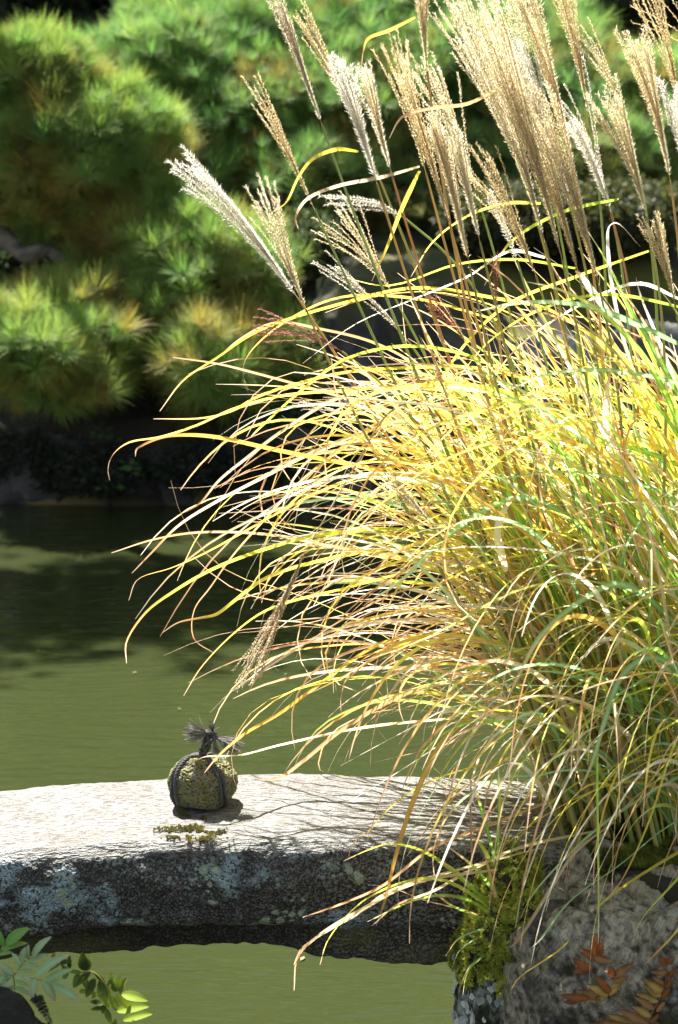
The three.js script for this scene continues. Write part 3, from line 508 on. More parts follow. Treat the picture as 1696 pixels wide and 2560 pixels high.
// blades traced one by one: points, distance at base and tip, width, colour
const traced = [
  [[[1400, 800], [1280, 720], [1150, 690], [960, 665], [784, 703], [600, 763], [500, 828], [425, 878], [370, 950]], 4.5, 4.25, 7, 'yellow'],
  [[[1260, 595], [1180, 580], [1080, 640], [960, 690], [820, 750], [700, 840]], 4.35, 4.3, 9, 'pale'], [[[1150, 740], [960, 690], [800, 685], [700, 720], [600, 790], [562, 850], [575, 912]], 4.45, 4.4, 7, 'orange'],
  [[[1220, 880], [1060, 815], [930, 800], [800, 830], [700, 900], [600, 990], [580, 1010]], 4.3, 4.3, 8, 'lime'], [[[1620, 720], [1400, 680], [1250, 715], [1130, 790], [1040, 900]], 4.25, 4.2, 9, 'lime'],
  [[[1500, 580], [1330, 640], [1180, 700], [1080, 790], [1010, 900], [960, 1040]], 4.4, 4.35, 8, 'yellow'], [[[1330, 620], [1200, 600], [1060, 610], [900, 660], [790, 640]], 4.5, 4.5, 7, 'lime'],
  [[[1568, 690], [1480, 655], [1350, 700], [1200, 800], [1100, 930]], 4.3, 4.25, 9, 'pale'], [[[1250, 470], [1170, 470], [1080, 500], [1000, 560], [950, 640]], 4.4, 4.4, 7, 'yellow'], [[[1430, 460], [1300, 490], [1180, 560], [1120, 660]], 4.35, 4.35, 7, 'lime'],
  [[[1000, 860], [860, 790], [740, 760], [640, 745], [560, 780], [500, 830]], 4.5, 4.45, 6, 'russet'], [[[1010, 980], [800, 920], [620, 870], [500, 840], [400, 826]], 4.5, 4.45, 6, 'russet'],
  [[[1300, 900], [1100, 850], [940, 850], [784, 863], [600, 915], [540, 948], [470, 966], [355, 968]], 4.4, 4.3, 8, 'yellow'],
  [[[1330, 1000], [1150, 930], [960, 895], [784, 903], [650, 915], [540, 945], [450, 985], [370, 1010], [300, 1022], [262, 1050], [250, 1085], [254, 1110]], 4.45, 4.2, 9, 'orange'],
  [[[1350, 1180], [1150, 1130], [960, 1100], [784, 1068], [640, 1040], [500, 1010], [430, 1005], [370, 1012], [320, 1035], [313, 1055]], 4.35, 4.3, 10, 'orange'],
  [[[1250, 1380], [1050, 1320], [900, 1285], [761, 1262], [636, 1237], [465, 1230], [355, 1247], [258, 1278]], 4.5, 4.5, 8, 'russet'],
  [[[1200, 1060], [1000, 1060], [786, 1117], [686, 1162], [586, 1217], [465, 1283], [395, 1313], [320, 1338], [298, 1388]], 4.4, 4.2, 9, 'orange'],
  [[[1200, 1290], [1000, 1230], [850, 1225], [711, 1242], [586, 1278], [486, 1318], [400, 1368], [335, 1418], [293, 1483], [293, 1533]], 4.3, 4.1, 9, 'lime'],
  [[[1080, 960], [900, 980], [736, 1040], [611, 1102], [496, 1162], [410, 1217], [350, 1278], [305, 1325]], 4.5, 4.5, 8, 'tan'],
  [[[900, 880], [760, 930], [640, 1005], [566, 1062], [505, 1112], [460, 1165], [410, 1192]], 4.6, 4.6, 7, 'tan'],
  [[[1100, 1290], [900, 1270], [711, 1303], [611, 1338], [540, 1390], [500, 1420], [465, 1428], [410, 1440], [375, 1463]], 4.35, 4.3, 8, 'yellow'],
  [[[1150, 1320], [960, 1320], [786, 1363], [690, 1385], [611, 1413], [536, 1468], [465, 1543], [425, 1608]], 4.35, 4.2, 8, 'yellow'],
  [[[850, 1000], [720, 1090], [611, 1202], [536, 1287], [486, 1358], [450, 1408], [450, 1478], [496, 1510]], 4.4, 4.3, 7, 'russet'],
  [[[1100, 1470], [900, 1480], [726, 1591], [651, 1646], [566, 1696], [506, 1746], [473, 1786]], 4.35, 4.2, 9, 'orange'],
  [[[1050, 1660], [850, 1680], [651, 1721], [551, 1746], [480, 1748], [456, 1755]], 4.45, 4.25, 9, 'tan'],
  [[[1150, 1560], [950, 1600], [800, 1680], [700, 1760], [640, 1800], [590, 1800]], 4.4, 4.35, 10, 'russet'],
  [[[1400, 1260], [1290, 1180], [1200, 1150], [1100, 1190], [1000, 1270], [930, 1340], [840, 1400]], 4.2, 4.0, 15, 'blue'],
  [[[1560, 1440], [1480, 1370], [1420, 1350], [1340, 1390], [1250, 1470], [1200, 1560], [1170, 1620]], 4.1, 3.9, 16, 'blue'],
  [[[1640, 1640], [1560, 1540], [1500, 1520], [1440, 1560], [1400, 1660], [1370, 1760], [1340, 1830]], 4.0, 3.85, 15, 'blue'],
  [[[1560, 1560], [1440, 1480], [1390, 1480], [1340, 1530], [1270, 1640]], 4.05, 3.9, 11, 'pale'],
  [[[1300, 1720], [1260, 1690], [1180, 1720], [1090, 1800], [1000, 1900], [940, 1980]], 4.1, 3.95, 12, 'orange'],
  [[[1100, 1640], [1020, 1720], [960, 1840], [920, 1960], [890, 2080], [870, 2140]], 4.05, 3.95, 12, 'orange'],
  [[[1090, 1770], [1088, 1850], [1090, 1950], [1092, 2020]], 4.05, 4.02, 10, 'russet'],
  [[[1640, 1700], [1600, 1660], [1560, 1720], [1500, 1900], [1440, 2030], [1400, 2080]], 3.95, 3.8, 15, 'yellow'],
  [[[1700, 1740], [1560, 1800], [1400, 1900], [1300, 1990], [1230, 2070], [1200, 2130]], 4.0, 3.8, 13, 'blue'],
  [[[1720, 1860], [1560, 1900], [1430, 2000], [1320, 2080], [1250, 2170], [1230, 2190]], 3.95, 3.75, 13, 'blue'],
  [[[1700, 1900], [1568, 1970], [1400, 2080], [1300, 2190], [1200, 2260], [1180, 2290]], 3.9, 3.7, 11, 'yellow'],
  [[[1680, 1950], [1600, 2000], [1540, 2060], [1480, 2130], [1460, 2180]], 3.85, 3.75, 12, 'lime'],
  [[[1700, 2080], [1600, 2120], [1540, 2180], [1490, 2230]], 3.75, 3.65, 12, 'yellow'],
  [[[1420, 1900], [1330, 1970], [1270, 2060], [1200, 2170], [1180, 2190]], 4.0, 3.8, 14, 'tan'],
  [[[1380, 1920], [1200, 1960], [1090, 2010], [1000, 2060], [920, 2090], [860, 2140]], 4.05, 3.9, 9, 'tan'],
  [[[1250, 1960], [1060, 2010], [900, 2060], [830, 2110], [760, 2150], [700, 2190], [680, 2230]], 4.0, 3.9, 8, 'tan'],
  [[[1150, 2010], [960, 2040], [840, 2100], [740, 2160], [690, 2210], [680, 2290]], 3.95, 3.9, 9, 'tan'],
  [[[1300, 1840], [1150, 1900], [1000, 1960], [880, 2050], [760, 2100], [700, 2120]], 4.1, 3.98, 9, 'russet'],
  [[[830, 350], [780, 345], [720, 370], [690, 410], [660, 470], [630, 490]], 4.3, 4.25, 8, 'yellow'],
  [[[970, 385], [880, 410], [780, 430], [710, 460], [684, 500], [690, 530]], 4.3, 4.25, 8, 'tan'],
  [[[1160, 200], [1080, 240], [1000, 250], [930, 270], [900, 320]], 4.2, 4.15, 7, 'russet'],
  [[[960, 40], [900, 70], [850, 90], [840, 120], [835, 170]], 4.3, 4.3, 7, 'orange'],
  [[[970, 395], [930, 480], [895, 570], [860, 650]], 4.35, 4.4, 9, 'yellow'],
  [[[1450, 780], [1390, 700], [1345, 640], [1330, 625]], 4.3, 4.25, 17, 'pale'],
  [[[1480, 900], [1440, 780], [1412, 640], [1405, 560], [1408, 525], [1425, 515], [1480, 570]], 4.3, 4.25, 13, 'pale'],
  [[[1568, 900], [1520, 780], [1480, 680], [1470, 640]], 4.35, 4.35, 12, 'pale'],
  [[[1255, 900], [1240, 850], [1228, 825]], 4.25, 4.25, 17, 'pale'],
  [[[1420, 1100], [1400, 960], [1405, 900], [1412, 850]], 4.25, 4.2, 16, 'pale'],
  [[[1170, 1320], [1150, 1230], [1165, 1180], [1195, 1140]], 4.1, 4.05, 18, 'pale'],
  [[[1568, 1240], [1400, 1090], [1250, 960], [1150, 880], [1080, 820], [1020, 790]], 4.3, 4.3, 15, 'blue'],
  [[[1640, 1300], [1450, 1100], [1330, 1000], [1230, 940], [1100, 900], [960, 900], [860, 940]], 4.2, 4.2, 14, 'blue'],
  [[[1568, 1150], [1450, 1110], [1300, 1090], [1150, 1105], [1000, 1100], [900, 1120]], 4.15, 4.1, 11, 'blue'],
  [[[1620, 900], [1480, 865], [1350, 855], [1250, 870], [1180, 900]], 4.15, 4.1, 9, 'blue'],
  [[[1580, 800], [1450, 740], [1350, 705], [1200, 700], [1100, 720]], 4.2, 4.2, 13, 'blue'],
  [[[1640, 1500], [1500, 1250], [1420, 1150], [1300, 1060]], 4.15, 4.15, 17, 'green'],
  [[[1610, 1000], [1520, 820], [1460, 720], [1400, 600], [1350, 520]], 4.25, 4.3, 13, 'green'],
];
traced.forEach(([px, d0, d1, w, pal], i) => {
  const n = px.length, pts = px.map(([x, y], k) => P(x, y, lerp(d0, d1, k / (n - 1)) + 0.03 * Math.sin(k * 1.7 + i)).add(CO));
  single.push(bladeGeo(pts, w * 1.08 / 1115, pal, rg, 0.9 + 0.5 * rg(), n * 4));
});
const FOOT = (r) => { const a = r() * 6.283, q = Math.sqrt(r()); return V(0.85 + 0.38 * q * Math.cos(a), 0.52, -4.42 + 0.27 * q * Math.sin(a)).add(CO); };
const toPx = (w) => { const c = Math.cos(PITCH), sn = Math.sin(PITCH), y = w.y - CAM_Y, f = -w.z * c - y * sn; return [(w.x / f * F + 848) / K, (1280 - (y * c + -w.z * sn) / f * F) / K]; };
// outline of the fountain of blades, as the plant grows
const domeTop = (x) => x < 600 ? 800 + (600 - x) * 0.5 : x < 1100 ? 800 : 800 - (x - 1100) * 0.22;
const clear = (pts) => pts.forEach((p) => { const w = p.clone().sub(CO); if (w.z < -4.08 && w.z > -4.56 && w.x < 0.6 && w.y < slabTopY(w.x) + 0.006) p.y += slabTopY(w.x) + 0.006 - w.y; });
const add = (pts, W, pal, tw) => { clear(pts); const front = pts[0].z > 0.0 || pts[8].z > 0.08; (single.length < 300 && front && rg() < 0.75 ? single : rest).push(bladeGeo(pts, W, pal, rg, tw)); };
// the fountain of long blades that arch to the left over the water
for (let i = 0; i < 480; i++) {
  const root = FOOT(rg), h = 0.03 + 0.80 * Math.pow(rg(), 0.9), lean = 0.2 + 0.2 * rg(), p0 = root.clone().add(V(-lean * h, h, (rg() - 0.5) * 0.3 * h)), az = Math.PI + (rg() + rg() - 1) * 1.2, L = 0.4 + 0.8 * rg();
  const pal = pickPal(rg, h < 0.25 ? [['tan', 20], ['russet', 12], ['yellow', 26], ['orange', 10], ['lime', 14], ['pale', 20], ['green', 5]] : [['yellow', 26], ['orange', 23], ['lime', 20], ['pale', 14], ['tan', 5], ['russet', 4], ['blue', 8], ['green', 5]]);
  const dry = pal === 'russet' || pal === 'tan' || pal === 'orange', curl = rg() < (dry ? 0.6 : 0.25) ? (rg() - 0.6) * 3.5 : (rg() - 0.5) * 0.5;
  const pts = arc(p0, az, (36 + 40 * rg()) * Math.PI / 180, L, (36 + 84 * rg()) * Math.PI / 180, curl, rg), slack = rg() < 0.2 ? 190 * rg() : 60 * rg() - 40;
  if (pts.some((p) => { const q = toPx(p.clone().sub(CO)); return q[1] < domeTop(q[0]) - slack || q[0] < 300 - slack * 0.5; })) continue;
  add(pts, 0.0045 + 0.0075 * Math.pow(rg(), 1.3) * (dry ? 0.7 : 1), pal);
}
// straighter blades that stand with the stems and lean left
for (let i = 0; i < 560; i++) {
  const root = FOOT(rg), h = 0.95 * rg(), p0 = root.clone().add(V(-0.26 * h, h, (rg() - 0.5) * 0.1)), az = Math.PI + (rg() - 0.5) * 1.3;
  const pal = pickPal(rg, [['yellow', 22], ['lime', 24], ['green', 26], ['blue', 20], ['pale', 8], ['orange', 13], ['tan', 3]]);
  const pts = arc(p0, az, (58 + 24 * rg()) * Math.PI / 180, 0.55 + 0.7 * rg(), (8 + 44 * rg() ** 1.5) * Math.PI / 180, (rg() - 0.5) * 0.8, rg);
  if (pts.some((p) => { const q = toPx(p.clone().sub(CO)); return q[1] < 500 + (q[0] < 1150 ? (1150 - q[0]) * 0.5 : 0) + 170 * rg(); })) continue;
  add(pts, 0.006 + 0.0075 * rg() ** 1.2, pal, 0.4 + 0.9 * rg());
}
// a few that fall towards the photographer and to the right
for (let i = 0; i < 110; i++) {
  const root = FOOT(rg), h = 0.1 + 0.6 * rg(), p0 = root.clone().add(V(-0.2 * h, h, 0.1 * h)), az = rg() < 0.6 ? -Math.PI / 2 + (rg() - 0.7) * 1.5 : rg() * 6.283;
  const pal = pickPal(rg, [['yellow', 22], ['lime', 18], ['green', 10], ['blue', 16], ['pale', 12], ['orange', 10], ['tan', 12]]), pts = arc(p0, az, (45 + 30 * rg()) * Math.PI / 180, 0.4 + 0.45 * rg(), (50 + 70 * rg()) * Math.PI / 180, (rg() - 0.5), rg);
  if (pts.some((p) => { const w = p.clone().sub(CO); return w.y < 0.50 && w.x > 0.25 && w.z < -4.05; })) continue;
  add(pts, 0.005 + 0.007 * rg(), pal);
}
// drooping older blades that sweep low over the slab
for (let i = 0; i < 150; i++) {
  const root = FOOT(rg), h = 0.10 + 0.5 * rg(), lean = 0.22 + 0.2 * rg(), p0 = root.clone().add(V(-lean * h, h, (rg() - 0.5) * 0.1)), az = Math.PI + (rg() + rg() - 1) * 0.9;
  const pts = arc(p0, az, (14 + 40 * rg()) * Math.PI / 180, 0.45 + 0.6 * rg(), (35 + 50 * rg()) * Math.PI / 180, (rg() - 0.6) * 1.6, rg), pal = pickPal(rg, [['tan', 20], ['russet', 18], ['yellow', 24], ['orange', 12], ['lime', 10], ['pale', 20]]);
  if (pts.some((p) => toPx(p.clone().sub(CO))[0] < 480)) continue;
  pts.forEach((p) => { const w = p.clone().sub(CO); if (w.z < -4.08 && w.z > -4.56 && w.y < slabTopY(w.x) + 0.006) p.y += slabTopY(w.x) + 0.006 - w.y; });
  (single.length < 300 && p0.z > 0.03 ? single : rest).push(bladeGeo(pts, 0.0045 + 0.006 * rg(), pal, rg));
}
// long blades that spill forward over the boulder and the mossy ground
for (let i = 0; i < 120; i++) {
  const p0 = V(0.46 + 0.62 * rg(), 0.54 + 0.04 + 0.42 * rg(), -4.06 - 0.16 * rg()).add(CO), az = Math.PI + 0.15 + 1.25 * rg();
  const pts = arc(p0, az, (30 + 38 * rg()) * Math.PI / 180, 0.5 + 0.42 * rg(), (75 + 55 * rg()) * Math.PI / 180, (rg() - 0.5) * 0.7, rg), pal = pickPal(rg, [['blue', 20], ['green', 12], ['lime', 14], ['yellow', 20], ['orange', 8], ['tan', 20], ['pale', 8]]);
  pts.forEach((p) => { const w = p.clone().sub(CO); if (w.x > 0.24 && w.z < -3.72 && w.y < 0.545) p.y += 0.545 - w.y; });
  if (pts.some((p) => toPx(p.clone().sub(CO))[0] < 880)) continue;
  rest.push(bladeGeo(pts, 0.0045 + 0.007 * rg(), pal, rg, 0.3 + rg()));
}
// short upright sheathed shoots that close the foot of the clump
for (let i = 0; i < 260; i++) {
  const root = FOOT(rg), L = 0.3 + 0.9 * rg(), la = Math.PI + (rg() - 0.5) * 2.2;
  const pts = arc(root, la, (72 + 14 * rg()) * Math.PI / 180, L, (8 + 26 * rg()) * Math.PI / 180, 0, rg);
  rest.push(bladeGeo(pts, 0.006 + 0.006 * rg(), pickPal(rg, [['green', 18], ['lime', 22], ['yellow', 26], ['orange', 10], ['tan', 20], ['pale', 14]]), rg));
}
single.forEach((g) => mesh('leaf_blade', g, M.blade, clump));
const restMesh = mesh('leaf_blades', mergeGeometries(rest), M.blade, clump); restMesh.userData.kind = 'stuff';

// flower stems with plumes: tip px, base px, depth, half spread (px), racemes, look, droop
const LOOK = { white: [[0.90, 0.88, 0.82], [0.84, 0.77, 0.62]], tan: [[0.90, 0.80, 0.55], [0.82, 0.66, 0.38]], grey: [[0.84, 0.76, 0.60], [0.74, 0.63, 0.46]], cream: [[0.92, 0.86, 0.68], [0.86, 0.73, 0.47]], pink: [[0.62, 0.36, 0.30], [0.50, 0.24, 0.19]] };  // white is the sunlit plume, sun brightness put into its colour
function plumeGeo(base, tip, dir0, spread, nr, look, fluff, sag, r) {
  const pos = [], col = [], idx = [], [cA, cB] = LOOK[look], len = base.distanceTo(tip), ax = tip.clone().sub(base).normalize(), s1 = V(0, 0, 1).cross(ax).normalize(), s2 = ax.clone().cross(s1).normalize();
  const put = (ps, c, tri) => { const k = pos.length / 3; ps.forEach((q, i) => { pos.push(q.x, q.y, q.z); col.push(...c.map((x) => Math.min(0.9, x))); }); tri.forEach((t) => idx.push(k + t)); };
  const axisLen = len * 0.34;
  for (let i = 0; i < nr; i++) {
    const f = i / nr, st = base.clone().addScaledVector(dir0, axisLen * f * 0.9), a = r() * 6.283, q = spread * Math.sqrt(0.06 + 0.94 * r()), far = 0.86 + 0.25 * r() - (q / spread) * 0.10 * r();
    const end = base.clone().lerp(tip, far).addScaledVector(s1, Math.cos(a) * q).addScaledVector(s2, Math.sin(a) * q * 0.7);
    const rl = st.distanceTo(end), m1 = st.clone().addScaledVector(dir0, rl * 0.34).lerp(st.clone().lerp(end, 0.34), 0.45), m2 = st.clone().lerp(end, 0.7).addScaledVector(dir0, rl * 0.05);
    end.add(V(-(sag * 0.5 + 0.03) * rl * r(), -(sag * 0.6 + 0.01) * rl * (0.3 + 0.7 * r()), 0));
    const c = new THREE.CubicBezierCurve3(st, m1, m2, end), n = Math.max(10, Math.round(rl / 0.0068)), cc0 = mix3(cA, cB, r() * 0.8);
    let S = V(0, 0, 0).crossVectors(c.getTangent(0), V(r() - 0.5, r() - 0.5, r() - 0.5)).normalize();
    let prev = null;
    for (let j = 0; j <= n; j++) {
      const t = j / n, p = c.getPoint(t), T = c.getTangent(t); S.addScaledVector(T, -S.dot(T)).normalize(); const B = V(0, 0, 0).crossVectors(T, S);
      const cr = mix3(cB, cA, 0.3).map((x) => x * 0.8), w = 0.00075;
      const ring = [p.clone().addScaledVector(S, w), p.clone().addScaledVector(S, -w * 0.5).addScaledVector(B, w * 0.87), p.clone().addScaledVector(S, -w * 0.5).addScaledVector(B, -w * 0.87)];
      if (prev) put([...prev, ...ring], cr, [0, 1, 3, 1, 4, 3, 1, 2, 4, 2, 5, 4, 2, 0, 5, 0, 3, 5]);
      prev = ring;
      if (t < 0.04) continue;
      const ang = j * 2.4, sd = S.clone().multiplyScalar(Math.cos(ang)).addScaledVector(B, Math.sin(ang)), od = T.clone().cross(sd), d = T.clone().addScaledVector(sd, 0.32 + 0.25 * r()).normalize(), sl = 0.0066 + 0.002 * r(), sw = 0.00095;
      const b = p.clone().addScaledVector(sd, 0.0004), m = b.clone().addScaledVector(d, sl * 0.45), e = b.clone().addScaledVector(d, sl), jc = 0.8 + 0.4 * r(), sc = cc0.map((x) => x * jc);
      put([b, m.clone().addScaledVector(od, sw), m.clone().addScaledVector(od, -sw), m.clone().addScaledVector(sd, sw * 1.2), e], sc, [0, 1, 3, 0, 3, 2, 1, 4, 3, 3, 4, 2, 0, 2, 1, 1, 2, 4]);
      const nh = fluff > 0.6 ? 6 : fluff > 0.25 ? 4 : 2;
      for (let h = 0; h < nh; h++) {
        const ha = r() * 6.283, hd = T.clone().multiplyScalar(0.55 + 0.7 * r()).addScaledVector(S, Math.cos(ha) * (0.35 + fluff * 0.7)).addScaledVector(B, Math.sin(ha) * (0.35 + fluff * 0.7)).normalize(), hl = 0.004 + 0.008 * fluff * (0.5 + r()), hw = 0.00028 + 0.00022 * fluff, hs = hd.clone().cross(V(r() - 0.5, r() - 0.5, r() - 0.5)).normalize();
        put([p.clone().addScaledVector(hs, hw), p.clone().addScaledVector(hs, -hw), p.clone().addScaledVector(hd, hl)], mix3(cA, [0.85, 0.82, 0.74], 0.35 * fluff), [0, 1, 2]);
      }
      if (r() < 0.09) { const hd = T.clone().addScaledVector(sd, 0.6).normalize(); put([e, e.clone().addScaledVector(od, 0.0004), e.clone().addScaledVector(hd, 0.009)], cB, [0, 1, 2]); }
    }
  }
  return geom(pos, idx, col);
}
const CULM = { green: [[0.20, 0.26, 0.06], [0.26, 0.36, 0.09]], olive: [[0.32, 0.29, 0.08], [0.34, 0.31, 0.07]], orange: [[0.44, 0.34, 0.10], [0.58, 0.34, 0.10]], red: [[0.40, 0.30, 0.10], [0.45, 0.20, 0.09]] };
// [tip x, tip y, base x, base y, distance, half spread, racemes, look, fluff, sag, root x, culm]
const plumes = [
  [430, 360, 690, 690, 4.42, 45, 22, 'white', 0.8, 0.10, 1290, 'orange'], [600, 430, 708, 715, 4.38, 52, 24, 'cream', 0.55, 0.0, 1300, 'olive'],
  [590, 195, 728, 485, 4.4, 30, 12, 'tan', 0.4, 0.0, 1320, 'green'], [640, -10, 745, 290, 4.45, 26, 22, 'grey', 0.6, 0.02, 1335, 'green'],
  [700, 30, 830, 300, 4.5, 30, 16, 'tan', 0.4, 0, 1370, 'olive'], [790, 145, 872, 425, 4.35, 42, 30, 'white', 0.9, 0.02, 1360, 'orange'], [840, 160, 905, 400, 4.4, 36, 24, 'cream', 0.7, 0, 1390, 'red'],
  [905, 90, 985, 400, 4.45, 55, 18, 'tan', 0.45, 0.02, 1400, 'orange'], [930, 150, 1040, 520, 4.3, 45, 24, 'tan', 0.5, 0, 1410, 'orange'], [1020, 270, 1085, 610, 4.2, 40, 34, 'tan', 0.75, 0, 1420, 'olive'], [1045, 300, 1110, 560, 4.25, 30, 22, 'cream', 0.7, 0, 1440, 'olive'],
  [975, -50, 988, 165, 4.35, 24, 22, 'tan', 0.6, 0, 1400, 'orange'], [985, 130, 1100, 440, 4.5, 70, 22, 'cream', 0.5, 0.03, 1430, 'green'],
  [1030, -60, 1230, 470, 4.45, 85, 30, 'cream', 0.45, 0.02, 1470, 'olive'], [1090, 20, 1260, 560, 4.3, 70, 34, 'cream', 0.6, 0.02, 1480, 'olive'], [1150, 70, 1300, 600, 4.25, 60, 34, 'tan', 0.6, 0, 1500, 'olive'], [1130, -80, 1270, 420, 4.5, 70, 28, 'cream', 0.6, 0, 1500, 'green'], [1200, -60, 1330, 400, 4.4, 55, 30, 'tan', 0.7, 0, 1510, 'orange'], [1180, 160, 1340, 640, 4.3, 70, 30, 'tan', 0.5, 0.03, 1520, 'olive'], [1190, 110, 1320, 480, 4.35, 60, 30, 'white', 0.6, 0, 1510, 'olive'], [1250, 220, 1385, 660, 4.2, 55, 34, 'tan', 0.6, 0, 1530, 'olive'], [1100, 330, 1240, 640, 4.3, 70, 20, 'tan', 0.45, 0.04, 1470, 'olive'],
  [1290, -70, 1362, 270, 4.5, 42, 22, 'tan', 0.5, 0, 1500, 'green'], [1310, 160, 1400, 430, 4.55, 75, 9, 'white', 0.3, 0.06, 1510, 'green'],
  [1350, 60, 1440, 260, 4.45, 40, 10, 'cream', 0.3, 0.04, 1600, 'green'], [1400, 200, 1495, 500, 4.3, 48, 26, 'tan', 0.75, 0.02, 1560, 'olive'], [1465, 70, 1550, 420, 4.35, 50, 30, 'tan', 0.7, 0, 1610, 'orange'], [1320, 285, 1412, 490, 4.45, 24, 12, 'white', 0.95, 0.02, 1520, 'red'],
  [1490, -60, 1575, 260, 4.5, 60, 16, 'tan', 0.3, 0.02, 1640, 'olive'], [1560, 200, 1600, 470, 4.3, 40, 18, 'white', 0.9, 0, 1640, 'orange'], [1500, 500, 1560, 700, 4.2, 40, 20, 'tan', 0.5, 0, 1640, 'olive'], [1540, -20, 1640, 180, 4.6, 90, 12, 'tan', 0.2, 0.08, 1690, 'green'],
  [760, 455, 930, 500, 4.45, 22, 7, 'white', 0.7, 0.10, 1330, 'green'], [770, 480, 908, 680, 4.5, 85, 22, 'cream', 0.3, 0.05, 1350, 'green'], [750, 610, 945, 790, 4.5, 45, 10, 'white', 0.3, 0.02, 1340, 'green'],
  [600, 745, 790, 812, 4.4, 55, 16, 'pink', 0.1, 0.12, 1310, 'olive'], [1000, 690, 1085, 800, 4.45, 30, 12, 'pink', 0.1, 0.08, 1400, 'olive'], [1135, 450, 1195, 600, 4.4, 15, 8, 'white', 0.7, 0, 1450, 'green'],
  [680, 930, 850, 985, 4.45, 30, 7, 'white', 0.15, 0.03, 1320, 'olive'], [900, 1110, 1000, 1215, 4.0, 32, 16, 'cream', 0.3, 0.05, 1330, 'olive'], [1150, 590, 1150, 740, 4.35, 14, 6, 'pink', 0.2, 0, 1440, 'orange'], [1010, 850, 1045, 950, 4.15, 9, 6, 'tan', 0.5, 0, 1380, 'orange'],
];
plumes.forEach(([tx, ty, bx, by, d, sp, nr, look, fluff, sag, rx, cu], i) => {
  const r = rng(5000 + i), base = P(bx, by, d).add(CO), tip = P(tx, ty, d - 0.02 + 0.06 * (r() - 0.5)).add(CO), ax = tip.clone().sub(base).normalize();
  const rt = P(rx, 1930, 4.28), root = V(rt.x, 0.5, (i % 2 ? -4.12 : -4.26) - 0.28 * r()).add(CO), L = root.distanceTo(base), dir0 = ax.clone().lerp(base.clone().sub(root).normalize(), 0.35).normalize();
  const curve = new THREE.CubicBezierCurve3(root, root.clone().add(V(-0.10 * L, 0.36 * L, i % 3 ? 0.16 : 0.02)), base.clone().addScaledVector(dir0, -0.36 * L), base), pts = curve.getPoints(12), [c0, c1] = CULM[cu];
  const stem = mesh('flower_stem', tube(pts, (t) => 0.0056 - 0.0032 * t, (t, q) => { const node = Math.abs(((t * 6) % 1) - 0.5) > 0.47 ? 0.6 : 1, n = 0.9 + 0.3 * noise(q.x * 40, q.y * 8, q.z * 40); return mix3(c0, c1, sstep(0.2, 0.9, t)).map((x) => x * node * n); }, 6, true, 40), M.culm, clump);
  mesh('plume', plumeGeo(base, tip, dir0, (sp > 60 ? 0.95 : 0.8) * sp * K / (F / d), Math.max(6, Math.round(nr * (nr > 22 ? 0.74 : 0.9))), look, fluff, sag, r), M.plume, stem);
});
{ // plume that hangs down to the left on a bent stem
  const r = rng(77), base = P(712, 1262, 4.2).add(CO), tip = P(575, 1570, 4.18).add(CO), ax = tip.clone().sub(base).normalize();
  const pts = [V(P(1300, 1930, 4.3).x, 0.5, -4.3).add(CO), P(1140, 1300, 4.3).add(CO), P(985, 930, 4.3).add(CO), P(905, 950, 4.28).add(CO), P(820, 1080, 4.25).add(CO), P(750, 1200, 4.22).add(CO), base];
  const stem = mesh('flower_stem', tube(pts, (t) => 0.0032 - 0.0016 * t, (t) => mix3([0.2, 0.17, 0.05], [0.5, 0.42, 0.26], sstep(0.3, 0.8, t)), 6, true, 50), M.culm, clump);
  const pl = mesh('plume', plumeGeo(base, tip, ax, 36 * K / (F / 4.2), 20, 'grey', 0.3, 0.06, r), M.plume, stem); pl.userData.label = 'grey plume hanging head down over the pond';
}
// further bare culms without a plume in view
for (let i = 0; i < 28; i++) {
  const r = rng(8100 + i), rx = 1300 + 330 * r(), root = V(P(rx, 1930, 4.3).x, 0.5, -4.2 - 0.36 * r()).add(CO), h = 0.55 + 0.45 * r(), lean = 0.22 + 0.16 * r(), c = [CULM.green, CULM.olive, CULM.orange, CULM.olive][i % 4];
  const pts = [0, 0.33, 0.66, 1].map((t) => root.clone().add(V(-lean * h * t * (0.8 + 0.25 * t), h * t, (r() - 0.5) * 0.05)));
  mesh('flower_stem', tube(pts, (t) => 0.0050 - 0.0014 * t - 0.0030 * sstep(0.85, 1, t), (t, q) => { const node = Math.abs(((t * 5) % 1) - 0.5) > 0.47 ? 0.6 : 1; return mix3(c[0], c[1], t).map((x) => x * node * (0.9 + 0.3 * noise(q.x * 40, q.y * 8, q.z * 40))); }, 6, true, 26), M.culm, clump);
}

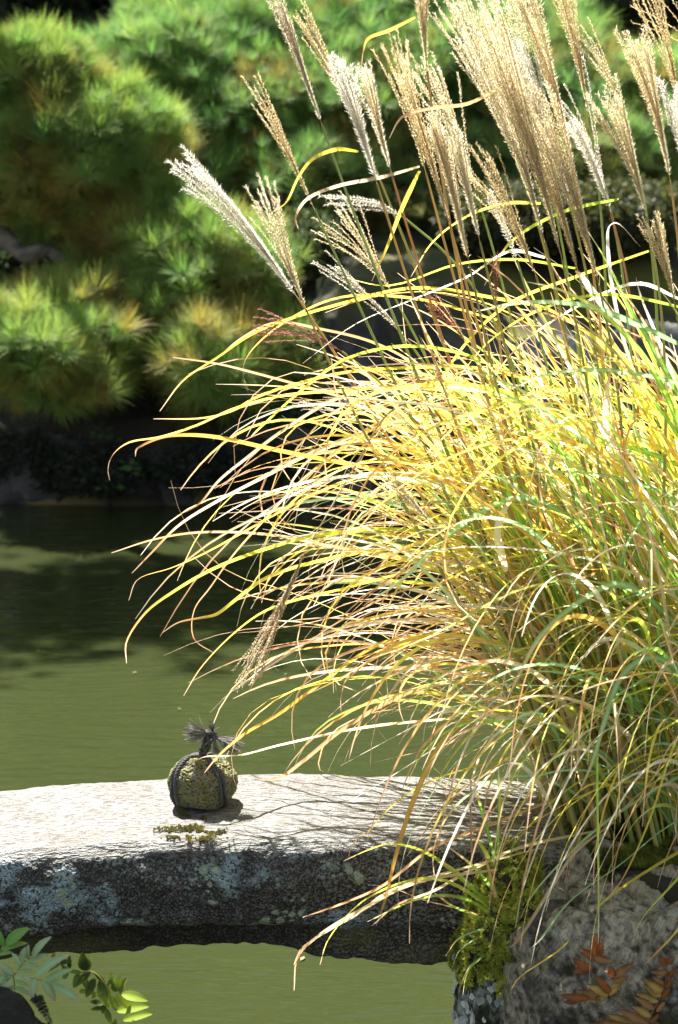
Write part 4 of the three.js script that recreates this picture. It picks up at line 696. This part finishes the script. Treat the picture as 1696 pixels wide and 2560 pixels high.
// ---------------------------------------------------------------- rope-tied stone
{
  const bx = -0.317, by = slabTopY(-0.308) + 0.001, bz = -4.34, g0 = group('tied_stone', bx, by, bz);
  tag(g0, 'round mossy stone tied with black rope, a marker set on the slab', 'tied stone');
  const C = V(0, 0.056, 0), RX = 0.0765, RY = 0.061, RZ = 0.066;
  const rad = (v) => { const pw = 1.25, k = Math.pow(Math.pow(Math.abs(v.x), 2 * pw) + Math.pow(Math.abs(v.y), 2 * pw) + Math.pow(Math.abs(v.z), 2 * pw), -1 / (2 * pw)); return k * (1 + 0.10 * fbm(v.x * 1.7 + 4, v.y * 1.7, v.z * 1.7, 2) * 2 - 0.10 * sstep(0.2, 0.9, v.y) * Math.abs(v.x) * 1.2); };
  const surf = (v, off = 0) => { const k = rad(v), q = V(v.x * RX * k, v.y * RY * k, v.z * RZ * k); q.addScaledVector(v, off); q.y = Math.max(q.y, -0.054); return q.add(C); };
  const g = new THREE.IcosahedronGeometry(1, 70), p = g.attributes.position, np = [], nc = [], id = [], map = new Map(), v = V(0, 0, 0);
  for (let i = 0; i < p.count; i++) {
    v.fromBufferAttribute(p, i).normalize(); const key = v.toArray().map((x) => Math.round(x * 1e5)).join(); let k = map.get(key);
    if (k === undefined) {
      k = np.length / 3; map.set(key, k);
      const n1 = noise(v.x * 13, v.y * 13, v.z * 13), n2 = noise(v.x * 30, v.y * 30, v.z * 30 + 3), n3 = noise(v.x * 5, v.y * 5, v.z * 5 + 7), q = surf(v, 0.0032 * n1 + 0.0022 * n2 - 0.004 * Math.max(0, n3 - 0.2));
      np.push(q.x, q.y, q.z);
      let c = mix3([0.14, 0.124, 0.05], [0.18, 0.17, 0.12], sstep(-0.1, 0.3, n3));
      c = mix3(c, [0.10, 0.112, 0.014], 0.9 * sstep(0.0, 0.28, fbm(v.x * 3 + 9, v.y * 3, v.z * 3, 3) + 0.1 * n1 + 0.06));
      c = mix3(c, [0.03, 0.026, 0.01], 0.8 * sstep(0.15, 0.4, -n1 - 0.4 * n2));
      c = mix3(c, [0.22, 0.205, 0.15], 0.5 * sstep(0.3, 0.5, n2 + 0.3 * n1));
      nc.push(...c);
    }
    id.push(k);
  }
  mesh('stone', geom(np, id, nc), M.vrock, g0);
  const pt = 19 * Math.PI / 180;
  const onStone = (u, w, off) => { const l = Math.hypot(u, w), z = l < 0.98 ? Math.sqrt(1 - l * l) : 0.12, d = V(u, w, z).normalize(), y = d.y * Math.cos(pt) + d.z * Math.sin(pt), zz = d.z * Math.cos(pt) - d.y * Math.sin(pt); return surf(V(d.x, y, zz), off); };
  const ropeCol = (t, q) => { const n = noise(q.x * 400, q.y * 400, q.z * 400); const k = 0.06 + 0.045 * n; return [k, k, k * 1.05]; };
  function rope(pts, r0, pitch, name = 'rope', parent = g0) {
    const c = new THREE.CatmullRomCurve3(pts), L = c.getLength(), n = Math.round(L / 0.0016), parts = [];
    for (let s = 0; s < 3; s++) {
      const q = []; let S = null;
      for (let i = 0; i <= n; i++) { const t = i / n, T = c.getTangent(t), pp = c.getPoint(t); if (!S) S = V(0.3, 0.2, 1).cross(T).normalize(); S.addScaledVector(T, -S.dot(T)).normalize(); const B = T.clone().cross(S), a = s * 2.094 + t * L / pitch * 6.283; q.push(pp.addScaledVector(S, Math.cos(a) * r0 * 0.6).addScaledVector(B, Math.sin(a) * r0 * 0.6)); }
      parts.push(tube(q, () => r0 * 0.47, ropeCol, 6, true, n));
    }
    // stray fibres
    const fr = rng(Math.round(L * 1e5)), pos = [], idx = [], col = [];
    for (let i = 0; i < L * 900; i++) { const t = fr(), pp = c.getPoint(t), d = V(fr() - 0.5, fr() - 0.5, fr() - 0.5).normalize().addScaledVector(c.getTangent(t), 0.8).normalize(), s = d.clone().cross(V(0, 0, 1)).normalize(), k = pos.length / 3; for (const z of [pp.clone().addScaledVector(s, 0.0003), pp.clone().addScaledVector(s, -0.0003), pp.clone().addScaledVector(d, r0 + 0.004 * fr())]) { pos.push(z.x, z.y, z.z); col.push(0.14, 0.13, 0.12); } idx.push(k, k + 1, k + 2); }
    parts.push(geom(pos, idx, col));
    return mesh(name, mergeGeometries(parts), M.rope, parent);
  }
  const Lp = [[0.02, 0.98], [-0.16, 0.98], [-0.34, 0.88], [-0.52, 0.66], [-0.66, 0.34], [-0.72, 0.0], [-0.70, -0.42], [-0.62, -0.74]], Rp = [[0.06, 0.98], [0.16, 0.9], [0.28, 0.68], [0.42, 0.42], [0.53, 0.12], [0.61, -0.2], [0.62, -0.5], [0.56, -0.76]];
  for (const o of [-0.052, 0.052]) rope(Lp.map(([u, w], i) => onStone(u * 1.02 + o * (i ? 1 : 0.4), w + o * 0.7 * (i ? 1 : 0.3), 0.004)), 0.0039, 0.021);
  for (const o of [-0.05, 0.05]) rope(Rp.map(([u, w], i) => onStone(u + o * (i ? 1 : 0.4), w + o * -0.5 * (i ? 1 : 0.3), 0.004)), 0.0039, 0.021);
  const top = surf(V(0.04, 0.98, 0.12).normalize(), 0.003);
  rope([top, surf(V(0.25, 0.9, -0.3).normalize(), 0.004), surf(V(0.5, 0.5, -0.7).normalize(), 0.004), surf(V(0.45, -0.3, -0.85).normalize(), 0.003)], 0.0039, 0.021);
  rope([top, surf(V(-0.25, 0.9, -0.3).normalize(), 0.004), surf(V(-0.5, 0.4, -0.75).normalize(), 0.004)], 0.0039, 0.021);
  // knot: twisted column that leans right
  const k0 = top.clone().add(V(-0.004, -0.002, 0.004)), k1 = V(0.022, 0.176, 0.006), ax = k1.clone().sub(k0);
  for (let s = 0; s < 4; s++) { const pts = []; for (let i = 0; i <= 10; i++) { const t = i / 10, a = s * 1.571 + t * 4.2, w = 0.0085 * (0.6 + 0.5 * Math.sin(t * 3.1)); pts.push(k0.clone().addScaledVector(ax, t).add(V(Math.cos(a) * w, 0, Math.sin(a) * w))); } rope(pts, 0.0042, 0.018, 'knot'); }
  { const pts = []; for (let i = 0; i <= 14; i++) { const a = i / 14 * 8.2; pts.push(k1.clone().add(V(Math.cos(a) * 0.012, -0.006 + 0.010 * Math.sin(a * 0.5 + 0.4), Math.sin(a) * 0.012))); } rope(pts, 0.0039, 0.018, 'knot'); }
  function tuft(o, d, n, len, cone, seed, droop) {
    const r = rng(seed), pos = [], idx = [], col = [];
    for (let i = 0; i < n; i++) {
      const dir = d.clone().normalize().add(V((r() + r() - 1) * cone, (r() + r() - 1) * cone, (r() + r() - 1) * cone)).normalize(), L = len * (0.55 + 0.6 * r()), s = dir.clone().cross(V(r() - 0.5, r() - 0.5, r() - 0.5)).normalize(), bend = V((r() - 0.5) * 0.6, (r() - 0.5) * 0.6 - droop, (r() - 0.5) * 0.6), w = 0.0007, k = pos.length / 3, b = 0.09 + 0.16 * r();
      for (let j = 0; j <= 4; j++) { const t = j / 4, q = o.clone().add(V((r() - 0.5) * 0.004, (r() - 0.5) * 0.004, (r() - 0.5) * 0.004).multiplyScalar(1 - t)).addScaledVector(dir, L * t).addScaledVector(bend, L * t * t * 0.6); for (const e of [1, -1]) { const z = q.clone().addScaledVector(s, e * w * (1 - 0.7 * t)); pos.push(z.x, z.y, z.z); col.push(b, b * 0.94, b * 0.86); } if (j < 4) { const a = k + j * 2; idx.push(a, a + 1, a + 2, a + 1, a + 3, a + 2); } }
    }
    mesh('frayed_end', geom(pos, idx, col), M.rope, g0);
  }
  const kt = k1.clone().add(V(-0.006, 0.0, 0.004));
  tuft(kt, V(-1, 0.18, 0.15), 760, 0.048, 0.62, 1, 0.1);
  tuft(k1.clone().add(V(0.004, 0.004, 0)), V(-0.1, 1, 0.2), 130, 0.022, 0.8, 2, 0);
  tuft(k1.clone().add(V(0.014, -0.010, 0.004)), V(1, -0.35, 0.2), 760, 0.052, 0.55, 3, 0.25);
  tuft(k1.clone().add(V(0.008, -0.006, 0.008)), V(0.15, -1, 0.25), 200, 0.045, 0.22, 4, 0);
}

// ---------------------------------------------------------------- moss
function mossTuft(seed, n, h) {
  const r = rng(seed), pos = [], idx = [], col = [];
  for (let i = 0; i < n; i++) { const a = r() * 6.283, e = 0.2 + 0.9 * r(), d = V(Math.cos(a) * Math.sin(e), Math.cos(e), Math.sin(a) * Math.sin(e)), s = V(-Math.sin(a), 0, Math.cos(a)), k = pos.length / 3, L = h * (0.6 + 0.6 * r()), c = 0.75 + 0.5 * r(); for (const q of [s.clone().multiplyScalar(h * 0.09), s.clone().multiplyScalar(-h * 0.09), d.clone().multiplyScalar(L)]) { pos.push(q.x, q.y, q.z); col.push(c, c, c); } idx.push(k, k + 1, k + 2); }
  return geom(pos, idx, col);
}
const mossG = [mossTuft(1, 16, 0.008), mossTuft(2, 16, 0.009)];
function mossOn(label, pts, c0, c1, seed, size = 1, parent) {      // pts: [position, normal]
  const r = rng(seed), q = new THREE.Quaternion(), q2 = new THREE.Quaternion(), up = V(0, 1, 0);
  const it = pts.map(([p, n]) => { q.setFromUnitVectors(up, n.clone().lerp(up, 0.4).normalize()); q2.setFromAxisAngle(up, r() * 6.283); q.multiply(q2); const s = size * (0.7 + 0.7 * r()); return { m: new THREE.Matrix4().compose(p, q, V(s, s, s)), c: mix3(c0, c1, clamp(0.5 + 1.6 * fbm(p.x * 22, p.y * 22, p.z * 22, 3) + 0.5 * (r() - 0.5), 0, 1)) }; });
  return tag(inst('moss', mossG[seed % 2], M.moss, it), label, 'moss', null, 'stuff');
}
function slabHit(px, py) { let d = 4.3, p; for (let i = 0; i < 8; i++) { p = P(px, py, d); d += (p.y - slabTopY(p.x)) / Math.tan(20 * Math.PI / 180) * 0.9; } return p; }
function slabMoss(label, x0, y0, x1, y1, th, seed, n) {
  const r = rng(seed), pts = [];
  for (let i = 0; i < n; i++) {
    const u = r() * 2 - 1, v = r() * 2 - 1, p = slabHit(lerp(x0, x1, u / 2 + 0.5), lerp(y0, y1, v / 2 + 0.5) + 5 * u), e = u * u + v * v, f = fbm(p.x * 30, seed, p.z * 30, 4) + 0.35 * noise(p.x * 110, 2, p.z * 110);
    if (f < th + 0.5 * Math.max(0, e - 0.45)) continue;
    p.y += 0.001 + 0.010 * clamp(f - th, 0, 0.4); pts.push([p, V(0, 1, 0)]);
  }
  mossOn(label, pts, [0.085, 0.085, 0.012], [0.19, 0.165, 0.028], seed, 0.45);
}
slabMoss('ragged olive moss along the slab front edge below the tied stone', 355, 1908, 528, 1952, 0.0, 41, 5200);
slabMoss('small oval moss spot on the slab just before the tied stone', 411, 1877, 441, 1889, -0.3, 42, 420);
slabMoss('tiny moss dot on the slab right of the oval moss spot', 464, 1889, 478, 1897, -0.3, 43, 130);
{ // thick moss over the abutment rock, and the ground at the foot of the grass
  const r = rng(88), g = abut, p = g.attributes.position, nn = g.attributes.normal, ix = g.index.array, pts = [];
  for (let k = 0; k < 34000; k++) {
    const t = Math.floor(r() * ix.length / 3) * 3, a = r(), b = r() * (1 - a), q = V(0, 0, 0), n = V(0, 0, 0);
    [[ix[t], a], [ix[t + 1], b], [ix[t + 2], 1 - a - b]].forEach(([i, w]) => { q.x += p.getX(i) * w; q.y += p.getY(i) * w; q.z += p.getZ(i) * w; n.x += nn.getX(i) * w; n.y += nn.getY(i) * w; n.z += nn.getZ(i) * w; });
    n.normalize(); const f = fbm(q.x * 9, q.y * 9, q.z * 9 + 2, 4);
    if (q.y < 0.29 + 0.25 * f || (q.z < -4.2 && n.y < 0.3)) continue;
    q.addScaledVector(n, 0.05 * Math.max(0, fbm(q.x * 14, q.y * 14, q.z * 14 + 5, 2) + 0.1));
    pts.push([q, n]);
  }
  mossOn('thick bright green moss cushion covering the upright rock by the slab end', pts, [0.16, 0.20, 0.016], [0.54, 0.57, 0.09], 44, 1.15);
  const gp = [];
  for (let k = 0; k < 12000; k++) { const x = 0.40 + 0.55 * r(), z = -4.02 - 0.30 * r(), y = groundY(x, z); if (y < 0.4 || fbm(x * 9, 2, z * 9, 3) < -0.12) continue; gp.push([V(x, y + 0.005 + 0.02 * fbm(x * 7, 1, z * 7, 3) + 0.012 * Math.max(0, fbm(x * 12, 3, z * 12, 2)), z), V(0, 1, 0)]); }
  mossOn('dark green moss on the ground at the foot of the silver grass', gp, [0.05, 0.07, 0.01], [0.17, 0.20, 0.025], 45, 1.2);
}
{ // pale leafy lichen on the lower abutment rock
  const r = rng(93), g = abut, p = g.attributes.position, nn = g.attributes.normal, pos = [], idx = [], col = [];
  for (let k = 0; k < 3600; k++) {
    const i = Math.floor(r() * p.count), q = V(p.getX(i), p.getY(i), p.getZ(i)), n = V(nn.getX(i), nn.getY(i), nn.getZ(i));
    if (n.z < 0 || q.y > 0.30 || q.y < -0.05 || fbm(q.x * 13, q.y * 13, q.z * 13 + 4, 3) < -0.08) continue;
    const R = 0.006 + 0.008 * r(), s = n.clone().cross(V(r() - 0.5, r() - 0.5, r() - 0.5)).normalize(), b = n.clone().cross(s), k0 = pos.length / 3, c = 0.8 + 0.4 * r(), h = 0.002 + 0.003 * r();
    const o = q.clone().addScaledVector(n, h * 0.4); pos.push(o.x, o.y, o.z); col.push(0.40 * c, 0.46 * c, 0.45 * c);
    for (let j = 0; j < 9; j++) { const a = j / 9 * 6.283, rr = R * (0.6 + 0.6 * r()), z = q.clone().addScaledVector(s, Math.cos(a) * rr).addScaledVector(b, Math.sin(a) * rr).addScaledVector(n, h * (0.6 + 0.8 * r())); pos.push(z.x, z.y, z.z); col.push(0.58 * c, 0.64 * c, 0.63 * c); idx.push(k0, k0 + 1 + j, k0 + 1 + (j + 1) % 9); }
  }
  const m = mesh('lichen', geom(pos, idx, col), leafMat('lichen', 0.1, 0.95), abutRock); m.userData.kind = 'stuff'; m.userData.label = 'pale blue grey leafy lichen';
}

// ---------------------------------------------------------------- small sedge at the slab end
{
  const root = P(1205, 2165, 3.98), t = group('sedge_tuft', root.x, root.y, root.z), o = root.clone().negate(), r = rng(321);
  tag(t, 'small green sedge tuft sprouting from the moss against the slab front', 'sedge');
  const list = [[[[1195, 2160], [1120, 2080], [1030, 2000], [960, 1960], [900, 1950], [850, 1965], [795, 1990]], 'lime'], [[[1190, 2150], [1110, 2080], [1010, 2030], [930, 2040], [830, 2090], [760, 2170], [740, 2230]], 'lime'], [[[1200, 2170], [1120, 2100], [1040, 2070], [960, 2080], [850, 2130]], 'green'], [[[1180, 2130], [1100, 2060], [1050, 2010], [1010, 1985]], 'green'], [[[1150, 2010], [1130, 1930], [1110, 1860], [1095, 1800]], 'green'], [[[1150, 2010], [1152, 1930], [1155, 1840], [1152, 1770]], 'green'], [[[1140, 2000], [1110, 1950], [1090, 1930]], 'lime'], [[[1190, 2180], [1120, 2150], [1060, 2170], [1030, 2210]], 'blue'], [[[1190, 2185], [1110, 2170], [1060, 2200], [1045, 2240]], 'blue'], [[[1195, 2200], [1140, 2200], [1090, 2230], [1060, 2290]], 'blue'], [[[1195, 2190], [1100, 2120], [1040, 2090], [1000, 2060]], 'green'], [[[1190, 2170], [1090, 2110], [980, 2080], [900, 2050], [850, 2045]], 'russet'], [[[1195, 2180], [1140, 2060], [1120, 2030], [1080, 1990], [1040, 1960]], 'green'], [[[1205, 2230], [1160, 2260], [1130, 2330]], 'blue'], [[[1175, 1990], [1195, 1930], [1215, 1890]], 'green'], [[[1195, 2170], [1150, 2080], [1130, 2010], [1120, 1970]], 'russet'], [[[1195, 2170], [1130, 2110], [1070, 2075], [1010, 2072]], 'lime'], [[[1190, 2190], [1120, 2210], [1080, 2250], [1070, 2300]], 'green']];
  list.forEach(([px, pal], i) => mesh('leaf_blade', bladeGeo(px.map(([x, y], k) => P(x, y, 3.985 - 0.028 * k * (0.5 + r())).add(o)), 0.0075, pal, r, 1.0 + 0.4 * r(), 20), M.blade, t));
}

// ---------------------------------------------------------------- ferns
function leafletGeo(b, tp, width, nrm, c0, c1, r, serr = 0.06, curl = 0) {
  const pos = [], col = [], idx = [], L = tp.clone().sub(b), T = L.clone().normalize(), len = L.length(), S = T.clone().cross(nrm).normalize(), N = S.clone().cross(T), n = 12, arch = (0.06 + 0.08 * r()) * len, patch = r() * 9;
  for (let i = 0; i <= n; i++) {
    const t = i / n, w = width * 0.5 * Math.pow(Math.sin(Math.PI * Math.min(1, Math.pow(t, 0.8) * 0.93 + 0.05)), 0.8) * (t >= 1 ? 0.02 : 1), p = b.clone().addScaledVector(L, t).addScaledVector(N, arch * Math.sin(t * 2.6) - curl * len * t * t);
    for (const k of [-1, -0.5, 0, 0.5, 1]) {
      const se = Math.abs(k) === 1 ? 1 + serr * ((i % 2) * 2 - 1) : 1, v = p.clone().addScaledVector(S, k * w * se).addScaledVector(N, Math.abs(k) * w * (0.22 + curl)); pos.push(v.x, v.y, v.z);
      const m = clamp(0.75 * Math.abs(k) ** 3 + 0.55 * t * t + 1.1 * fbm(v.x * 55 + patch, v.y * 55, v.z * 55, 3) - 0.15, 0, 1); let c = mix3(c0, c1, m); if (k === 0) c = c.map((x) => x * 1.2); col.push(...c);
    }
    if (i < n) for (let k = 0; k < 4; k++) { const a = i * 5 + k; idx.push(a, a + 1, a + 5, a + 1, a + 6, a + 5); }
  }
  return geom(pos, idx, col);
}
// lower left: coordinates of a crop whose pixel is 1/3.733 of the photograph's, from (0, 2280)
const Q1 = (x, y, d) => P(x / 3.733 / K, (2280 + y / 3.733) / K, d);
function frond(name, label, rachis, leaves, d, wid, c0, c1, stemCol, seed, Q = Q1, face = V(0, 0.75, 0.65), curl = 0, serr = 0.06) {
  const r = rng(seed), root = Q(...rachis[0], d), t = group(name, root.x, root.y, root.z), o = root.clone().negate();
  tag(t, label, 'fern');
  mesh('stalk', tube(rachis.map(([x, y], i) => Q(x, y, d + 0.01 * Math.sin(i)).add(o)), (s) => 0.0016 * (1 - 0.5 * s), () => stemCol, 5), M.culm, t);
  leaves.forEach(([x0, y0, x1, y1, w, cc]) => {
    const dz = (r() - 0.5) * 0.03, b = Q(x0, y0, d).add(o), e = Q(x1, y1, d + dz).add(o), L = e.distanceTo(b), nr = face.clone().add(V((r() - 0.5) * 0.5, (r() - 0.5) * 0.4, (r() - 0.5) * 0.3)).normalize();
    mesh('leaflet', leafletGeo(b, e, (w ?? wid) * L, nr, cc ?? c0, c1, r, serr, curl), M.leaf, t);
  });
  return t;
}
const GR = [0.26, 0.42, 0.19], GE = [0.34, 0.29, 0.24], BG = [0.12, 0.30, 0.05];
frond('fern_frond', 'bright green fern frond at the lower left corner, uppermost over the dark rock', [[-120, 520], [0, 380], [30, 310], [75, 280]], [[55, 300, 280, 150, 0.42, BG], [25, 310, -10, 160, 0.4, BG], [15, 350, 265, 300, 0.3, BG], [0, 330, -120, 250, 0.35, BG], [-10, 400, 130, 385, 0.3, BG], [-20, 400, -130, 390, 0.3, BG]], 3.58, 0.33, BG, [0.24, 0.28, 0.10], [0.2, 0.25, 0.08], 61);
frond('fern_frond', 'pale grey green fern frond in the middle of the lower left cluster', [[-100, 760], [60, 640], [130, 590], [190, 510], [240, 460], [300, 420]], [[128, 585, 0, 470, 0.36], [205, 520, 110, 385, 0.42], [210, 480, 250, 320, 0.4], [262, 440, 275, 295, 0.36], [300, 430, 498, 235, 0.34], [265, 465, 460, 395, 0.3], [205, 500, 400, 510, 0.26], [150, 560, 325, 560, 0.26], [120, 600, -40, 620, 0.3], [60, 650, -90, 690, 0.3], [70, 620, -20, 520, 0.3]], 3.52, 0.33, GR, GE, [0.28, 0.26, 0.08], 62);
frond('fern_frond', 'pale green fern frond hanging lowest at the left edge', [[125, 590], [135, 660], [140, 720], [150, 780]], [[130, 640, 0, 730, 0.32], [135, 690, 10, 825, 0.36], [142, 745, 25, 855, 0.36], [135, 610, 300, 625, 0.26], [140, 650, 275, 690, 0.3], [145, 700, 280, 775, 0.3], [148, 760, 240, 925, 0.42], [0, 870, 95, 890, 0.4], [40, 600, -60, 700, 0.3]], 3.48, 0.33, GR, GE, [0.3, 0.3, 0.1], 63);
frond('fern_frond', 'long leaved pale fern frond with greyish tips pointing over the water', [[200, 600], [320, 615], [390, 635], [460, 665], [500, 690]], [[322, 610, 655, 405, 0.27], [420, 645, 692, 540, 0.27], [330, 620, 305, 820, 0.46], [395, 640, 515, 828, 0.34], [490, 685, 735, 832, 0.3], [220, 600, 310, 650, 0.4], [470, 660, 660, 640, 0.2]], 3.46, 0.33, GR, GE, [0.3, 0.3, 0.12], 64);
const DK = [0.03, 0.055, 0.012], YG = [0.19, 0.26, 0.02], MG = [0.09, 0.14, 0.02];  // DK puts shade into the leaflet colour
frond('fern_frond', 'yellow green fern frond with shade painted into its dark leaflets, reaching over the water', [[480, 440], [580, 495], [760, 560], [870, 560], [960, 640], [1010, 740], [990, 870], [1040, 1010], [1130, 1080]], [
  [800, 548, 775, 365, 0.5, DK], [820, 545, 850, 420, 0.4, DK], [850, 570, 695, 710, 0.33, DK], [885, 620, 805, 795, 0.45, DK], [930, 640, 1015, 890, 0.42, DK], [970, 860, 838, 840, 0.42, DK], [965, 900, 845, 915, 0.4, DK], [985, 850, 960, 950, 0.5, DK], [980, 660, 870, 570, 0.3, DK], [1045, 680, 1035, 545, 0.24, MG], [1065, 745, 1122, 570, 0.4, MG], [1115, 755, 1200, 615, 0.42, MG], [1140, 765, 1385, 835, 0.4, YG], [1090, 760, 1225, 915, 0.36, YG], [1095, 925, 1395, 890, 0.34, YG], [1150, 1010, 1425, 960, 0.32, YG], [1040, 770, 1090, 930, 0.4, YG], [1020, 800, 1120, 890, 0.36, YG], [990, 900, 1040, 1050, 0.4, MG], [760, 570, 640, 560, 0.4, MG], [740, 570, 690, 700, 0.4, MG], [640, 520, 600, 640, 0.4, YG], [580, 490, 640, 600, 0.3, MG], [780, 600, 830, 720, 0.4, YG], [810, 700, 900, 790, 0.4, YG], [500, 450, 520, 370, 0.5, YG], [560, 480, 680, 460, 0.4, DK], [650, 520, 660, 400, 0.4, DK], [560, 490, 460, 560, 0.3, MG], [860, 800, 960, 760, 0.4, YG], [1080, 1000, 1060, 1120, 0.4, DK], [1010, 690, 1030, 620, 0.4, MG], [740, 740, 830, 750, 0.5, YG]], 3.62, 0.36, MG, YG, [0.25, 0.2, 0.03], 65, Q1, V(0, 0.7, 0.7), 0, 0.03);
{ const L = []; for (let i = 0; i < 26; i++) { const t = i / 26, x = lerp(345, 480, t), y = lerp(790, 1050, t * 0.8 + 0.2 * t * t), w = 85 * (1 - 0.65 * t); L.push([x, y, x - w * 0.8, y + w * 0.45, 0.2], [x, y, x + w * 0.75, y - w * 0.1, 0.2]); } frond('fern_frond', 'small feathery fern coloured nearly black for shade, below the pale leaflets', [[330, 770], [380, 850], [440, 950], [490, 1060]], L, 3.44, 0.2, [0.012, 0.016, 0.008], [0.02, 0.025, 0.01], [0.02, 0.015, 0.01], 66); }  // near-black frond colour stands for the shade it hangs in
// brown autumn fronds on the boulder: crop pixel 1/2.722 from (1120, 2100)
const Q3 = (x, y, d) => P((1120 + x / 2.722) / K, (2100 + y / 2.722) / K, d);
const BR = [0.24, 0.08, 0.018], BO = [0.27, 0.14, 0.05], BY = [0.38, 0.26, 0.07], BD = [0.075, 0.035, 0.02];
frond('dead_fern', 'rust brown curled fern frond with forked stalk lying against the boulder', [[1330, 1260], [1230, 1160], [1100, 1055], [1020, 960], [975, 890], [990, 800]], [
  [1000, 790, 1010, 640, 0.5, BR], [1020, 780, 1050, 700, 0.5, BR], [985, 800, 905, 745, 0.6, BR], [970, 870, 850, 900, 0.5, BR], [975, 880, 860, 820, 0.4, BR], [1000, 800, 1120, 830, 0.5, BO], [1110, 860, 1130, 960, 0.5, BR], [1125, 930, 1265, 840, 0.36, BO], [1125, 970, 1235, 925, 0.36, BO], [1110, 1000, 1200, 960, 0.4, BY], [1105, 1040, 1010, 930, 0.34, BR], [1100, 1055, 1180, 980, 0.34, BY], [1090, 1060, 950, 985, 0.36, BY], [1060, 1075, 880, 1025, 0.34, BO], [1080, 1060, 960, 1110, 0.34, BY], [960, 1080, 760, 1060, 0.28, BR], [900, 1090, 780, 1110, 0.32, BR], [1150, 940, 1140, 860, 0.4, BY], [1090, 900, 1060, 880, 0.7, BD]], 3.60, 0.36, BO, BD, [0.2, 0.1, 0.03], 71, Q3, V(0, 0.35, 0.93), 0.25, 0.08);
frond('dead_fern', 'yellow brown fern frond with paired leaflets at the lower right edge', [[1330, 1330], [1390, 1180], [1450, 1060], [1490, 920], [1500, 820]], [
  [1495, 850, 1440, 800, 0.6, BR], [1495, 840, 1540, 790, 0.6, BR], [1490, 900, 1385, 900, 0.4, BO], [1475, 980, 1390, 930, 0.4, BO], [1460, 1030, 1335, 950, 0.4, BY], [1450, 1060, 1330, 990, 0.4, BY], [1430, 1100, 1280, 1045, 0.36, BY], [1400, 1150, 1270, 1070, 0.36, BO], [1380, 1200, 1250, 1130, 0.4, BY], [1360, 1250, 1170, 1160, 0.36, BO], [1340, 1290, 1090, 1190, 0.32, BY], [1330, 1310, 1020, 1230, 0.3, BO], [1495, 930, 1540, 880, 0.5, BR], [1480, 1000, 1520, 950, 0.5, BR], [1460, 1070, 1510, 1010, 0.5, BR], [1420, 1170, 1480, 1100, 0.4, BO], [1200, 1260, 970, 1250, 0.26, BR], [1380, 1240, 1440, 1180, 0.4, BR]], 3.58, 0.36, BY, BD, [0.22, 0.1, 0.03], 72, Q3, V(0, 0.35, 0.93), 0.15, 0.08);

renderer.render(scene, camera);
